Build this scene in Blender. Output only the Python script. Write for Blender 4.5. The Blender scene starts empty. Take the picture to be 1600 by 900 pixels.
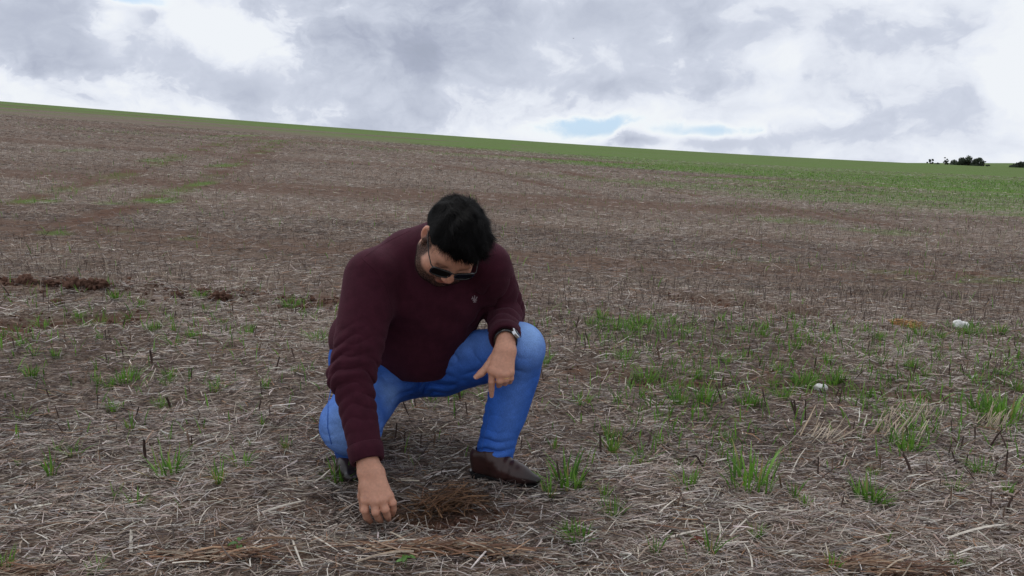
import bpy, math, random
import numpy as np
random.seed(7); RNG = np.random.default_rng(11)
C = bpy.context.scene.collection

# ------------------------------------------------------------------ camera
FPX = 1209.0                       # focal length in pixels of a 1600 px wide frame
EYE = 1.1                          # eye height above the soil under the camera
PITCH = math.atan(200 / FPX)
cam_data = bpy.data.cameras.new('camera'); cam = bpy.data.objects.new('camera', cam_data); C.objects.link(cam)
cam_data.sensor_width = 36.0; cam_data.lens = 36.0 * FPX / 1600
cam_data.clip_start = 0.05; cam_data.clip_end = 20000
cam.location = (0, 0, EYE); cam.rotation_euler = (math.pi / 2 - PITCH, 0, 0)
bpy.context.scene.camera = cam

# ------------------------------------------------------------------ view, world sky, sun
sc = bpy.context.scene
sc.view_settings.view_transform = 'Standard'; sc.view_settings.look = 'None'
sc.view_settings.gamma = 1; sc.view_settings.exposure = 0.0
SUN_EL, SUN_AZ = math.radians(58), math.radians(-30)     # azimuth from +Y towards +X
sun_d = bpy.data.lights.new('sun', 'SUN'); sun_d.energy = 1.2; sun_d.angle = math.radians(22); sun_d.color = (1, .975, .94)
sun = bpy.data.objects.new('sun', sun_d); C.objects.link(sun)
sun.rotation_euler = (math.pi / 2 - SUN_EL, 0, math.pi - SUN_AZ)

world = bpy.data.worlds.new('World'); sc.world = world; world.use_nodes = True
wt = world.node_tree; wt.nodes.clear()


class NT:
    """tiny helper to write node trees"""
    def __init__(s, tree): s.t = tree
    def n(s, kind, **kw):
        nd = s.t.nodes.new(kind)
        for k, v in kw.items():
            if k.startswith('i_'):
                key = k[2:]
                nd.inputs[int(key) if key.isdigit() else key].default_value = v
            else: setattr(nd, k, v)
        return nd
    def l(s, a, b): s.t.links.new(a, b)
    def put(s, sock, v):
        if hasattr(v, 'links') or isinstance(v, bpy.types.NodeSocket): s.l(v, sock)
        else: sock.default_value = v
    def m(s, op, a, b=0.0, c=None, clamp=False):
        nd = s.t.nodes.new('ShaderNodeMath'); nd.operation = op; nd.use_clamp = clamp
        s.put(nd.inputs[0], a); s.put(nd.inputs[1], b)
        if c is not None: s.put(nd.inputs[2], c)
        return nd.outputs[0]
    def mix(s, f, a, b, mode='MIX'):
        nd = s.t.nodes.new('ShaderNodeMix'); nd.data_type = 'RGBA'; nd.blend_type = mode
        s.put(nd.inputs[0], f); s.put(nd.inputs[6], a); s.put(nd.inputs[7], b)
        return nd.outputs[2]
    def ramp(s, f, stops, interp='LINEAR'):
        nd = s.t.nodes.new('ShaderNodeValToRGB'); cr = nd.color_ramp; cr.interpolation = interp
        while len(cr.elements) < len(stops): cr.elements.new(1.0)
        for e, (p, c) in zip(cr.elements, stops):
            e.position = p; e.color = (c, c, c, 1) if not hasattr(c, '__len__') else (*c, 1)
        s.put(nd.inputs[0], f)
        return nd.outputs[0]
    def noise(s, vec, scale, detail=4, rough=.55, dist=0.0):
        nd = s.t.nodes.new('ShaderNodeTexNoise'); s.put(nd.inputs['Vector'], vec)
        nd.inputs['Scale'].default_value = scale; nd.inputs['Detail'].default_value = detail
        nd.inputs['Roughness'].default_value = rough; nd.inputs['Distortion'].default_value = dist
        return nd.outputs['Fac']
    def mapping(s, vec, scale=(1, 1, 1), rot=(0, 0, 0), loc=(0, 0, 0)):
        nd = s.t.nodes.new('ShaderNodeMapping'); s.put(nd.inputs['Vector'], vec)
        nd.inputs['Scale'].default_value = scale; nd.inputs['Rotation'].default_value = rot; nd.inputs['Location'].default_value = loc
        return nd.outputs[0]


def build_sky():
    w = NT(wt)
    sky = w.n('ShaderNodeTexSky', sky_type='NISHITA'); sky.sun_disc = False
    sky.sun_elevation = SUN_EL; sky.sun_rotation = SUN_AZ
    tc = w.n('ShaderNodeTexCoord'); d = tc.outputs['Generated']
    sep = w.n('ShaderNodeSeparateXYZ'); w.l(d, sep.inputs[0])
    X, Y, Z = sep.outputs
    az = w.m('ARCTAN2', X, Y); el = w.m('ARCSINE', Z)
    # cloud lumps: noise over the direction, stretched along the horizon
    v1 = w.mapping(d, scale=(1, 1, 1.45), loc=(3.1, 1.7, .4))
    warp = w.n('ShaderNodeTexNoise', i_Scale=9.0, i_Detail=5.0); w.l(v1, warp.inputs['Vector'])
    wv = w.n('ShaderNodeVectorMath', operation='MULTIPLY_ADD'); w.l(warp.outputs['Color'], wv.inputs[0])
    wv.inputs[1].default_value = (.15, .15, .11); w.l(v1, wv.inputs[2])
    big = w.noise(wv.outputs[0], 3.6, 8, .56)
    fine = w.noise(wv.outputs[0], 15, 7, .58)
    fine2 = w.noise(w.mapping(wv.outputs[0], loc=(7.3, 2.2, 5.1)), 13, 7, .6)
    dens = w.m('ADD', w.m('MULTIPLY_ADD', big, 1.12, -.19), w.m('MULTIPLY', w.m('SUBTRACT', fine, .5), .22))
    # where the cloud banks stand: (azimuth, elevation, half widths, weight)
    floor_done = False
    for ax, ay, rx, ry, wgt in [
            (50, 50, 150, 78, .30), (300, 132, 120, 45, .22), (370, 160, 80, 30, .08), (620, 110, 180, 100, .19), (880, 75, 210, 85, .23), (760, 190, 110, 40, .08),
            (1340, 205, 120, 22, .05), (985, 214, 34, 15, .30), (1090, 222, 75, 10, .12), (1060, 135, 150, 16, .10), (1520, 190, 120, 30, .04),
            (415, 92, 60, 34, -.20), (340, 58, 60, 20, -.15), (205, 60, 26, 50, -.14), (235, 30, 50, 12, -.08), (30, 145, 120, 14, -.10), (200, 90, 26, 60, -.10),
            (1180, 110, 120, 40, -.07), (1290, 50, 90, 40, -.08), (1380, 120, 90, 25, -.07), (1230, 190, 90, 16, -.10), (925, 198, 95, 16, -.38), (1115, 208, 65, 10, -.32), (230, 34, 40, 9, -.26)]:
        if wgt < -.25 and not floor_done: dens = w.m('MAXIMUM', dens, .33); floor_done = True
        a0, e0 = math.atan((ax - 800) / FPX), math.atan((250 - ay) / FPX)
        sx, sy = rx / FPX, ry / FPX
        u = w.m('DIVIDE', w.m('SUBTRACT', az, a0), sx); v = w.m('DIVIDE', w.m('SUBTRACT', el, e0), sy)
        # let the bank's outline follow the lumps
        u = w.m('ADD', u, w.m('MULTIPLY', w.m('SUBTRACT', fine, .5), 2.6)); v = w.m('ADD', v, w.m('MULTIPLY', w.m('SUBTRACT', fine2, .5), 2.2))
        r2 = w.m('ADD', w.m('MULTIPLY', u, u), w.m('MULTIPLY', v, v))
        g = w.m('POWER', 2.718, w.m('MULTIPLY', w.m('POWER', r2, 1.3), -.8))
        dens = w.m('MULTIPLY_ADD', g, wgt, dens)
    k = 10.0    # the Background runs at strength 0.1
    cloud = w.ramp(dens, [(.26, (.98, 1.0, 1.0)), (.40, (.83, .87, .95)), (.455, (.76, .80, .89)), (.495, (.645, .69, .80)), (.60, (.55, .595, .705)), (.74, (.425, .465, .58)), (.9, (.36, .40, .50))])
    cl = w.n('ShaderNodeVectorMath', operation='SCALE'); w.l(cloud, cl.inputs[0]); cl.inputs['Scale'].default_value = k * .97
    cover = w.ramp(dens, [(.04, 0.0), (.36, 1.0)], 'EASE')
    # thin high veil keeps the blue gaps pale
    blue = w.mix(.80, sky.outputs[0], (5.6, 7.6, 9.9, 1))
    col = w.mix(cover, blue, cl.outputs[0])
    bg = w.n('ShaderNodeBackground'); w.l(col, bg.inputs[0]); bg.inputs[1].default_value = 0.1
    out = w.n('ShaderNodeOutputWorld'); w.l(bg.outputs[0], out.inputs[0])


build_sky()

# ------------------------------------------------------------------ helpers
def link(o): C.objects.link(o); return o

def tag(o, label=None, cat=None, group=None, kind=None):
    if label: o['label'] = label
    if cat: o['category'] = cat
    if group: o['group'] = group
    if kind: o['kind'] = kind
    return o

def empty(name, loc=(0, 0, 0), rz=0.0):
    o = bpy.data.objects.new(name, None); o.location = loc; o.rotation_euler = (0, 0, rz); o.empty_display_size = .1
    return link(o)

def np_mesh(name, V, Fs, smooth=True, attrs=None):
    """mesh from numpy: V (n,3); Fs list of (m,k) face arrays; attrs: dict name -> (n,) or (n,3)"""
    me = bpy.data.meshes.new(name)
    V = np.asarray(V, dtype=np.float32)
    Fs = [np.asarray(f, dtype=np.int32) for f in (Fs if isinstance(Fs, list) else [Fs]) if len(f)]
    me.vertices.add(len(V)); me.vertices.foreach_set('co', V.ravel())
    nl = sum(f.size for f in Fs); npol = sum(len(f) for f in Fs)
    me.loops.add(nl); me.polygons.add(npol)
    me.loops.foreach_set('vertex_index', np.concatenate([f.ravel() for f in Fs]))
    tot = np.concatenate([np.full(len(f), f.shape[1], np.int32) for f in Fs])
    st = np.zeros(npol, np.int32); st[1:] = np.cumsum(tot)[:-1]
    me.polygons.foreach_set('loop_start', st)
    me.update(calc_edges=True)
    me.polygons.foreach_set('use_smooth', np.full(npol, smooth, dtype=bool))
    for k, a in (attrs or {}).items():
        a = np.asarray(a, dtype=np.float32)
        if a.ndim == 1:
            at = me.attributes.new(k, 'FLOAT', 'POINT'); at.data.foreach_set('value', a)
        else:
            at = me.attributes.new(k, 'FLOAT_COLOR', 'POINT')
            at.data.foreach_set('color', np.concatenate([a, np.ones((len(a), 1), np.float32)], 1).ravel())
    return me

def mesh_obj(name, V, Fs, mat=None, parent=None, smooth=True, attrs=None):
    me = np_mesh(name, V, Fs, smooth, attrs)
    if mat: me.materials.append(mat)
    o = link(bpy.data.objects.new(name, me))
    if parent: o.parent = parent
    return o

def hash2(ix, iy, seed):
    n = (ix.astype(np.int64) * 374761393 + iy.astype(np.int64) * 668265263 + seed * 1442695041) & 0xffffffff
    n = ((n ^ (n >> 13)) * 1274126177) & 0xffffffff
    n = n ^ (n >> 16)
    return (n & 0xffffff) / float(0xffffff)

def vnoise(x, y, seed=0):
    ix, iy = np.floor(x), np.floor(y); fx, fy = x - ix, y - iy
    fx = fx * fx * (3 - 2 * fx); fy = fy * fy * (3 - 2 * fy)
    a, b = hash2(ix, iy, seed), hash2(ix + 1, iy, seed); c, d = hash2(ix, iy + 1, seed), hash2(ix + 1, iy + 1, seed)
    return (a * (1 - fx) + b * fx) * (1 - fy) + (c * (1 - fx) + d * fx) * fy

def fbm(x, y, seed=0, oct=4):
    s = 0; amp = .5; tot = 0
    for o in range(oct):
        s = s + amp * vnoise(x, y, seed + o * 17); tot += amp; amp *= .5; x = x * 2.03 + 5.1; y = y * 2.03 + 1.7
    return s / tot

def sstep(a, b, x):
    t = np.clip((x - a) / (b - a), 0, 1); return t * t * (3 - 2 * t)

# ------------------------------------------------------------------ the lie of the land
A0, B0, A1, B1, Q2, Q3 = -.03, .01, -.040983, .029596, .017772, .006890
def land(x, y):
    x = np.asarray(x, float); y = np.asarray(y, float)
    yp = np.maximum(y, 0); S = yp * yp / (yp + 12.)
    X = np.clip(x / np.maximum(yp, 4.), -1.3, 1.3)
    over = np.maximum(0, yp - 95)
    far = np.minimum(over, 260)
    z = A0 * np.clip(x, -150, 150) + B0 * np.minimum(y, 260) + np.minimum(S, 240) * (A1 * X + B1 + Q2 * X * X + Q3 * X ** 3)
    return z - .0012 * far ** 2 / (1 + far / 150)

CAMP = np.array([0, 0, EYE]); CF = np.array([0, math.cos(PITCH), -math.sin(PITCH)])
CU = np.array([0, math.sin(PITCH), math.cos(PITCH)]); CR = np.array([1., 0, 0])
def W(px, py, d):
    """the point seen at a photograph pixel, d metres in front of the lens"""
    return CAMP + d * (CF + (px - 800) / FPX * CR - (py - 450) / FPX * CU)

_ts = np.geomspace(1.2, 400, 4000)
def gpix(px, py, f=land):
    """where the ground is seen at a photograph pixel"""
    dr = CF + (px - 800) / FPX * CR - (py - 450) / FPX * CU
    P = CAMP + _ts[:, None] * dr
    below = np.where(P[:, 2] <= f(P[:, 0], P[:, 1]))[0]
    i = below[0] if len(below) else len(_ts) - 1
    return P[i, 0], P[i, 1]

def poly_dist(x, y, pts):
    """distance to a polyline, and how far along it (0..1)"""
    best = np.full(np.shape(x), 1e9); al = np.zeros(np.shape(x)); side = np.zeros(np.shape(x)); n = len(pts) - 1
    for i in range(n):
        ax, ay = pts[i]; bx, by = pts[i + 1]; vx, vy = bx - ax, by - ay
        t = np.clip(((x - ax) * vx + (y - ay) * vy) / (vx * vx + vy * vy), 0, 1)
        dx, dy = x - ax - t * vx, y - ay - t * vy
        d = np.hypot(dx, dy); m = d < best
        best = np.where(m, d, best); al = np.where(m, (i + t) / n, al); side = np.where(m, vx * dy - vy * dx, side)
    return best, al, side

px_line = lambda L: [gpix(a, b) for a, b in L]
BERM = px_line([(-300, 432), (0, 446), (120, 448), (250, 456), (380, 466), (530, 474), (640, 486)])
RUT = px_line([(-400, 508), (0, 506), (120, 500), (200, 494), (270, 484)])
RUT2 = px_line([(-300, 540), (0, 524), (60, 522)])
FURROW = px_line([(1030, 465), (1080, 468), (1140, 474), (1230, 486), (1330, 494)])
WHEEL = px_line([(860, 574), (960, 590), (1080, 602), (1200, 606), (1330, 612), (1480, 622), (1700, 640)])
GREEN_PX = [(-500, 135), (0, 172), (200, 188), (400, 206), (600, 224), (800, 246), (1000, 277), (1200, 304), (1400, 324), (1600, 338), (2000, 360)]
GREEN_Y = np.array(px_line(GREEN_PX))
TRACKS = [px_line(L) for L in ([(-60, 330), (20, 318), (120, 292), (200, 271), (330, 229), (440, 212)], [(60, 365), (185, 328), (310, 288), (380, 252), (450, 216)])]
TERRACES = [px_line(L) for L in ([(475, 211), (640, 222), (800, 240)], [(800, 250), (965, 287), (1130, 312), (1300, 338), (1600, 384)], [(1120, 370), (1330, 402), (1600, 440)], [(-60, 236), (150, 246), (330, 262), (560, 292)], [(600, 246), (760, 268), (900, 300), (1060, 330)])]
HOLE = gpix(700, 806)

def features(x, y):
    """small relief, bare soil and green cover at ground points"""
    n1 = fbm(x * 9, y * 9, 3, 4); n2 = fbm(x * 2.2, y * 2.2, 8, 3)
    near = 1 / (1 + (np.maximum(y, 0) / 14) ** 2)
    z = (n1 - .5) * .045 * near + (n2 - .5) * .07 * near
    soil = .35 * sstep(.55, .8, fbm(x * 1.3 + 4, y * 1.3, 21, 4))
    d, a, s = poly_dist(x, y, BERM); lump = fbm(x * 6, y * 6, 31, 4)
    b = np.exp(-(d / .16) ** 2) * sstep(1.0, .6, a); z = z + b * (.01 + .075 * np.clip(lump - .45, 0, 1) * 2) * sstep(.25, .5, fbm(x * 1.6, y * 1.6, 33, 3))
    soil = np.maximum(soil, np.exp(-(d / .26) ** 2) * sstep(.40, .62, lump + .1) * sstep(.3, .55, fbm(x * 1.6, y * 1.6, 33, 3)) * .97)
    d, a, s = poly_dist(x, y, RUT); r = np.exp(-(d / .15) ** 4) * sstep(1.0, .75, a); z = z - .05 * r; soil = np.maximum(soil, r * 1.0)
    d, a, s = poly_dist(x, y, RUT2); r = np.exp(-(d / .12) ** 4) * sstep(1.0, .75, a); z = z - .02 * r; soil = np.maximum(soil, r * .7)
    d, a, s = poly_dist(x, y, FURROW); e = sstep(0, .1, a) * sstep(1, .85, a); lump2 = fbm(x * 4, y * 4, 51, 4)
    r = np.exp(-(d / .12) ** 2) * e; z = z - .05 * r + .03 * np.exp(-((d - .2) / .12) ** 2) * e * (s > 0); soil = np.maximum(soil, r * sstep(.3, .55, lump2))
    d, a, s = poly_dist(x, y, WHEEL); e = sstep(0, .05, a)
    r = np.exp(-(d / .10) ** 2) * e; z = z - .03 * r; soil = np.maximum(soil, r * sstep(.35, .6, lump2) * .9)
    band = fbm(x * .045 + y * .02, y * .42 + x * .03, 41, 6); soil = np.maximum(soil, .60 * sstep(.53, .70, band) * sstep(4.5, 9, y))
    wid = .05 + .012 * np.maximum(y, 0)
    for i, T in enumerate(TRACKS):
        d, a, s = poly_dist(x, y, T); r = np.exp(-(d / wid / 1.6) ** 2) * sstep(0, .05, a) * sstep(1, .9, a); soil = np.maximum(soil, r * (.25 + .75 * sstep(.35, .6, fbm(x * 1.5, y * 1.5, 45 + i, 3))))
    for i, T in enumerate(TERRACES):
        d, a, s = poly_dist(x, y, T); r = np.exp(-(d / wid / 1.2) ** 2) * sstep(0, .15, a) * sstep(1, .85, a); soil = np.maximum(soil, .9 * r * sstep(.3, .6, fbm(x * .8, y * .8, 55 + i, 3)))
    hx, hy = HOLE; dd = np.hypot((x - hx + .05) / .30, (y - hy) / .12)
    r = np.exp(-dd ** 2); z = z - .035 * r; soil = np.maximum(soil, r)  # bare soil of the hollow, spread wider to paint in shade and dark mulch
    yb = np.interp(x, GREEN_Y[:, 0], GREEN_Y[:, 1])
    tgreen = 0 * x
    for i, T in enumerate(TRACKS):
        d, a, s = poly_dist(x, y, T); tgreen = np.maximum(tgreen, .42 * np.exp(-(d / wid / 1.7) ** 2) * sstep(0, .05, a) * sstep(1, .9, a) * sstep(.38, .62, fbm(x * .8, y * .8, 48 + i, 4)))
    rel = y / np.maximum(yb, 1)                                  # 1 at the edge of the sown green
    gn = fbm(x * .05 + y * .02, y * .35 + x * .03, 61, 6) - .5
    green = sstep(.36, 2.0, rel + gn * np.where(x > 0, 2.6, 1.6))
    return z, soil, np.maximum(tgreen, np.maximum(green * (.55 + .45 * sstep(.3, .6, fbm(x * .5, y * 1.5, 67, 4))), np.where(x < 0, .95 * sstep(.80, 1.50, rel + gn * 1.3), sstep(1.3, 2.2, rel + gn * .8))))

def ground_z(x, y):
    z, _, _ = features(np.asarray(x, float), np.asarray(y, float)); return land(x, y) + z

def gz(x, y): return float(ground_z(np.array([x]), np.array([y]))[0])
# ------------------------------------------------------------------ materials
def new_mat(name):
    m = bpy.data.materials.new(name); m.use_nodes = True
    t = NT(m.node_tree); b = m.node_tree.nodes['Principled BSDF']
    return m, t, b

def attr_mat(name, attr='tint', rough=.8, spec=.25, trans=0.0, vary=.25, vscale=60., bump=0.0):
    """a material whose own colour is carried per piece"""
    m, t, b = new_mat(name)
    a = t.n('ShaderNodeAttribute', attribute_name=attr)
    tc = t.n('ShaderNodeTexCoord')
    n = t.noise(tc.outputs['Object'], vscale, 3)
    f = t.ramp(n, [(.25, 1 - vary), (.75, 1 + vary)])
    c = t.mix(1.0, a.outputs['Color'], f, 'MULTIPLY')
    t.l(c, b.inputs['Base Color']); b.inputs['Roughness'].default_value = rough; b.inputs['Specular IOR Level'].default_value = spec
    if trans:
        tr = t.n('ShaderNodeBsdfTranslucent'); t.l(c, tr.inputs['Color'])
        mx = t.n('ShaderNodeMixShader'); mx.inputs[0].default_value = trans
        t.l(b.outputs[0], mx.inputs[1]); t.l(tr.outputs[0], mx.inputs[2])
        t.l(mx.outputs[0], m.node_tree.nodes['Material Output'].inputs[0])
    if bump:
        bp = t.n('ShaderNodeBump'); bp.inputs['Strength'].default_value = bump; bp.inputs['Distance'].default_value = .01
        t.l(n, bp.inputs['Height']); t.l(bp.outputs[0], b.inputs['Normal'])
    return m

MAT_STRAW = attr_mat('straw', rough=.72, spec=.3, vscale=90, trans=.12)
MAT_GRASS = attr_mat('grass_blade', rough=.5, spec=.35, trans=.35, vary=.18, vscale=40)
MAT_STALK = attr_mat('stubble_stalk', rough=.85, spec=.15, vscale=140, vary=.4)
MAT_CLOD = attr_mat('soil_clod', rough=.95, spec=.08, vscale=45, vary=.35, bump=.6)
MAT_LEAF = attr_mat('tree_leaves', rough=.7, spec=.2, vscale=.8, vary=.3, trans=.1)
MAT_BARK = attr_mat('bark', rough=.9, spec=.1, vscale=3, vary=.35, bump=.5)

def ground_mat():
    m, t, b = new_mat('field_soil')
    tc = t.n('ShaderNodeTexCoord'); P = tc.outputs['Object']
    soilA = t.n('ShaderNodeAttribute', attribute_name='soil').outputs['Fac']
    greenA = t.n('ShaderNodeAttribute', attribute_name='green').outputs['Fac']
    n_f = t.noise(P, 55, 6, .65); n_m = t.noise(P, 7, 5, .6); n_l = t.noise(t.mapping(P, (.12, .8, 1), (0, 0, .06)), .7, 7, .66)
    n_s = t.noise(t.mapping(P, (.06, .9, 1), (0, 0, .10)), 1.0, 6, .6)
    soil = t.mix(n_m, (.080, .038, .024, 1), (.180, .086, .052, 1))
    soil = t.mix(t.ramp(n_f, [(.35, 0.), (.65, 1.)]), soil, (.055, .034, .026, 1))
    grain = t.ramp(n_f, [(.34, (.036, .026, .023)), (.46, (.115, .086, .070)), (.56, (.235, .188, .152)), (.70, (.42, .36, .30))])
    decay = t.ramp(n_l, [(.32, 0.), (.68, 1.)])
    litter = t.mix(decay, t.mix(.55, grain, (.105, .070, .052, 1)), grain)
    litter = t.mix(t.ramp(n_s, [(.46, 0.), (.66, .55)]), litter, (.135, .090, .066, 1))
    c = t.mix(t.m('MULTIPLY', soilA, t.ramp(n_m, [(.2, .75), (.6, 1.0)])), litter, soil)
    gcol = t.mix(n_m, (.060, .128, .018, 1), (.105, .200, .030, 1))
    gpatch = t.ramp(t.m('ADD', t.m('MULTIPLY', greenA, 1.1), t.m('MULTIPLY_ADD', n_l, .55, -.33)), [(.15, 0.), (.95, .92)])
    gp2 = t.m('MULTIPLY', t.m('MULTIPLY', gpatch, t.ramp(n_f, [(.25, .7), (.6, 1.0)])), t.ramp(t.noise(t.mapping(P, (.10, .55, 1), (0, 0, .08)), 1.0, 8, .72), [(.36, .62), (.58, 1.0)]))
    c = t.mix(gp2, c, gcol)
    t.l(c, b.inputs['Base Color']); b.inputs['Roughness'].default_value = .95; b.inputs['Specular IOR Level'].default_value = .1
    bp = t.n('ShaderNodeBump'); bp.inputs['Strength'].default_value = .8; bp.inputs['Distance'].default_value = .012
    t.l(t.m('ADD', n_f, t.m('MULTIPLY', n_m, 1.5)), bp.inputs['Height']); t.l(bp.outputs[0], b.inputs['Normal'])
    return m
MAT_GROUND = ground_mat()

# further green patches out in the stubble: (photo px of the centre, half widths px, strength)
PATCHES = [(55, 315, 45, 5, .75), (250, 314, 40, 5, .8), (315, 288, 22, 5, .8), (85, 363, 35, 4, .8), (180, 362, 40, 4, .35), (290, 375, 30, 5, .4), (355, 258, 30, 5, .6), (250, 250, 50, 5, .5),
           (375, 212, 60, 6, .5), (430, 220, 20, 5, .5), (120, 235, 60, 5, .35), (330, 198, 60, 6, .4), (170, 318, 40, 4, .4),
           (1480, 470, 60, 6, .5), (1160, 456, 30, 5, .5), (1500, 440, 120, 4, .5), (1180, 408, 90, 4, .4), (1370, 425, 90, 4, .4), (1560, 437, 50, 5, .6), (1380, 362, 60, 5, .45), (1240, 345, 60, 5, .45)]
PW = []
for px, py, rx, ry, s in PATCHES:
    c0 = gpix(px, py); e1 = gpix(px + rx, py); e2 = gpix(px, py - ry); e3 = gpix(px, py + ry)
    PW.append((c0[0], c0[1], abs(e1[0] - c0[0]), max(.5 * abs(e2[1] - e3[1]), .1), s))
WEED = [gpix(850, 640), gpix(1700, 700), gpix(1700, 506), gpix(870, 512)]
def weeds(x, y):
    """how thickly seedlings stand at a ground point"""
    g = np.zeros(np.shape(x))
    for cx, cy, rx, ry, s in PW:
        n = fbm(x * 3, y * 1.5, 77, 3)
        g = np.maximum(g, 1.0 * s * np.exp(-(((x - cx) / rx) ** 2 + ((y - cy) / ry) ** 2) ** 1.2) * (.4 + 1.1 * n))
    patch = sstep(.46, .64, fbm(x * 2.4, y * 2.4, 91, 4))
    zone = sstep(.0, .5, x - .25 + (y - 3.5) * .02) * sstep(2.5, 3.2, y) * sstep(5.15, 4.75, y)
    g = np.maximum(g, zone * (.17 + .45 * patch))
    left = sstep(.1, -.3, x - .2) * sstep(3.0, 3.4, y) * sstep(5.2, 4.2, y)
    g = np.maximum(g, left * .22 * patch)
    return g

# ------------------------------------------------------------------ ground sheet
def build_ground():
    t = np.concatenate([[0.0], np.geomspace(.5, 1.6, 12, endpoint=False), np.geomspace(1.6, 12, 270, endpoint=False), np.geomspace(12, 170, 140, endpoint=False), np.geomspace(170, 9000, 40)])
    a = np.radians(np.concatenate([np.linspace(-180, -46, 36, endpoint=False), np.linspace(-46, 46, 520, endpoint=False), np.linspace(46, 180, 36, endpoint=False)]))
    T, Ag = np.meshgrid(t, a, indexing='ij'); x, y = T * np.sin(Ag), T * np.cos(Ag)
    fz, soil, green = features(x, y)
    green = np.maximum(green, np.clip(weeds(x, y) * 1.7, 0, 1) * sstep(4.5, 9, y) * .95)
    z = land(x, y) + fz
    nt, na = T.shape; idx = np.arange(nt * na).reshape(nt, na)
    i0, i1 = idx[:-1], idx[1:]
    q = np.stack([i0, np.roll(i0, -1, 1), np.roll(i1, -1, 1), i1], -1)[1:].reshape(-1, 4)
    tri = np.stack([np.full(na, idx[0, 0]), np.roll(idx[1], -1), idx[1]], -1)
    V = np.stack([x, y, z], -1).reshape(-1, 3)
    o = mesh_obj('ground', V, [q[:, ::-1], tri[:, ::-1]], MAT_GROUND, attrs={'soil': soil.ravel(), 'green': green.ravel()})
    # keep the upper side up
    if o.data.polygons[1000].normal.z < 0: o.data.flip_normals()
    tag(o, 'sloping stubble field of red soil under grey straw rising to a green crest', None, None, 'structure')
    return o

# ------------------------------------------------------------------ ribbons: straw, blades
def ribbons(P, az, pitch, L, wd, roll, bend, nseg, prof=2, taper=(.7, .5), curl=None):
    """bent strips; P (n,3) one end, returns V, F with the stations of a strip in order"""
    n = len(P); d = np.stack([np.cos(az) * np.cos(pitch), np.sin(az) * np.cos(pitch), np.sin(pitch)], 1)
    s = np.stack([-np.sin(az), np.cos(az), np.zeros(n)], 1); u = np.cross(d, s)
    sd = s * np.cos(roll)[:, None] + u * np.sin(roll)[:, None]; nu = -s * np.sin(roll)[:, None] + u * np.cos(roll)[:, None]
    bd = bend if bend.ndim == 2 else s * bend[:, None]
    st = []
    for j in range(nseg + 1):
        tt = j / nseg
        c = P + d * (L * tt)[:, None] + bd * (L * tt * tt)[:, None]
        if curl is not None: c = c + u * (L * curl * (tt - tt * tt))[:, None]
        w = wd * (1 - (1 - taper[0]) * (1 - tt) ** 3 - (1 - taper[1]) * tt ** 3) * .5
        if prof == 2: st.append(np.stack([c - sd * w[:, None], c + sd * w[:, None]], 1))
        else: st.append(np.stack([c - sd * w[:, None], c + nu * (w * .55)[:, None], c + sd * w[:, None]], 1))
    V = np.stack(st, 1); k = V.shape[2]                      # n, seg+1, k, 3
    base = (np.arange(n) * (nseg + 1) * k)[:, None, None, None]
    j = np.arange(nseg)[None, :, None, None]; i = np.arange(k - 1)[None, None, :, None]
    o = np.array([0, 1, 1 + k, k])[None, None, None, :]
    Fc = (base + j * k + i + o).reshape(-1, 4)
    return V.reshape(-1, 3), Fc, (nseg + 1) * k

PAL = np.array([(.58, .525, .475), (.42, .355, .305), (.32, .245, .200), (.25, .222, .205), (.145, .100, .082), (.070, .050, .045), (.26, .145, .085)])
def scatter(y0, y1, n, umax=.74):
    y = np.sqrt(RNG.uniform(y0 * y0, y1 * y1, n)); x = RNG.uniform(-1, 1, n) * (y * umax + (.75 if umax > .73 else 0))
    return x, y

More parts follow.
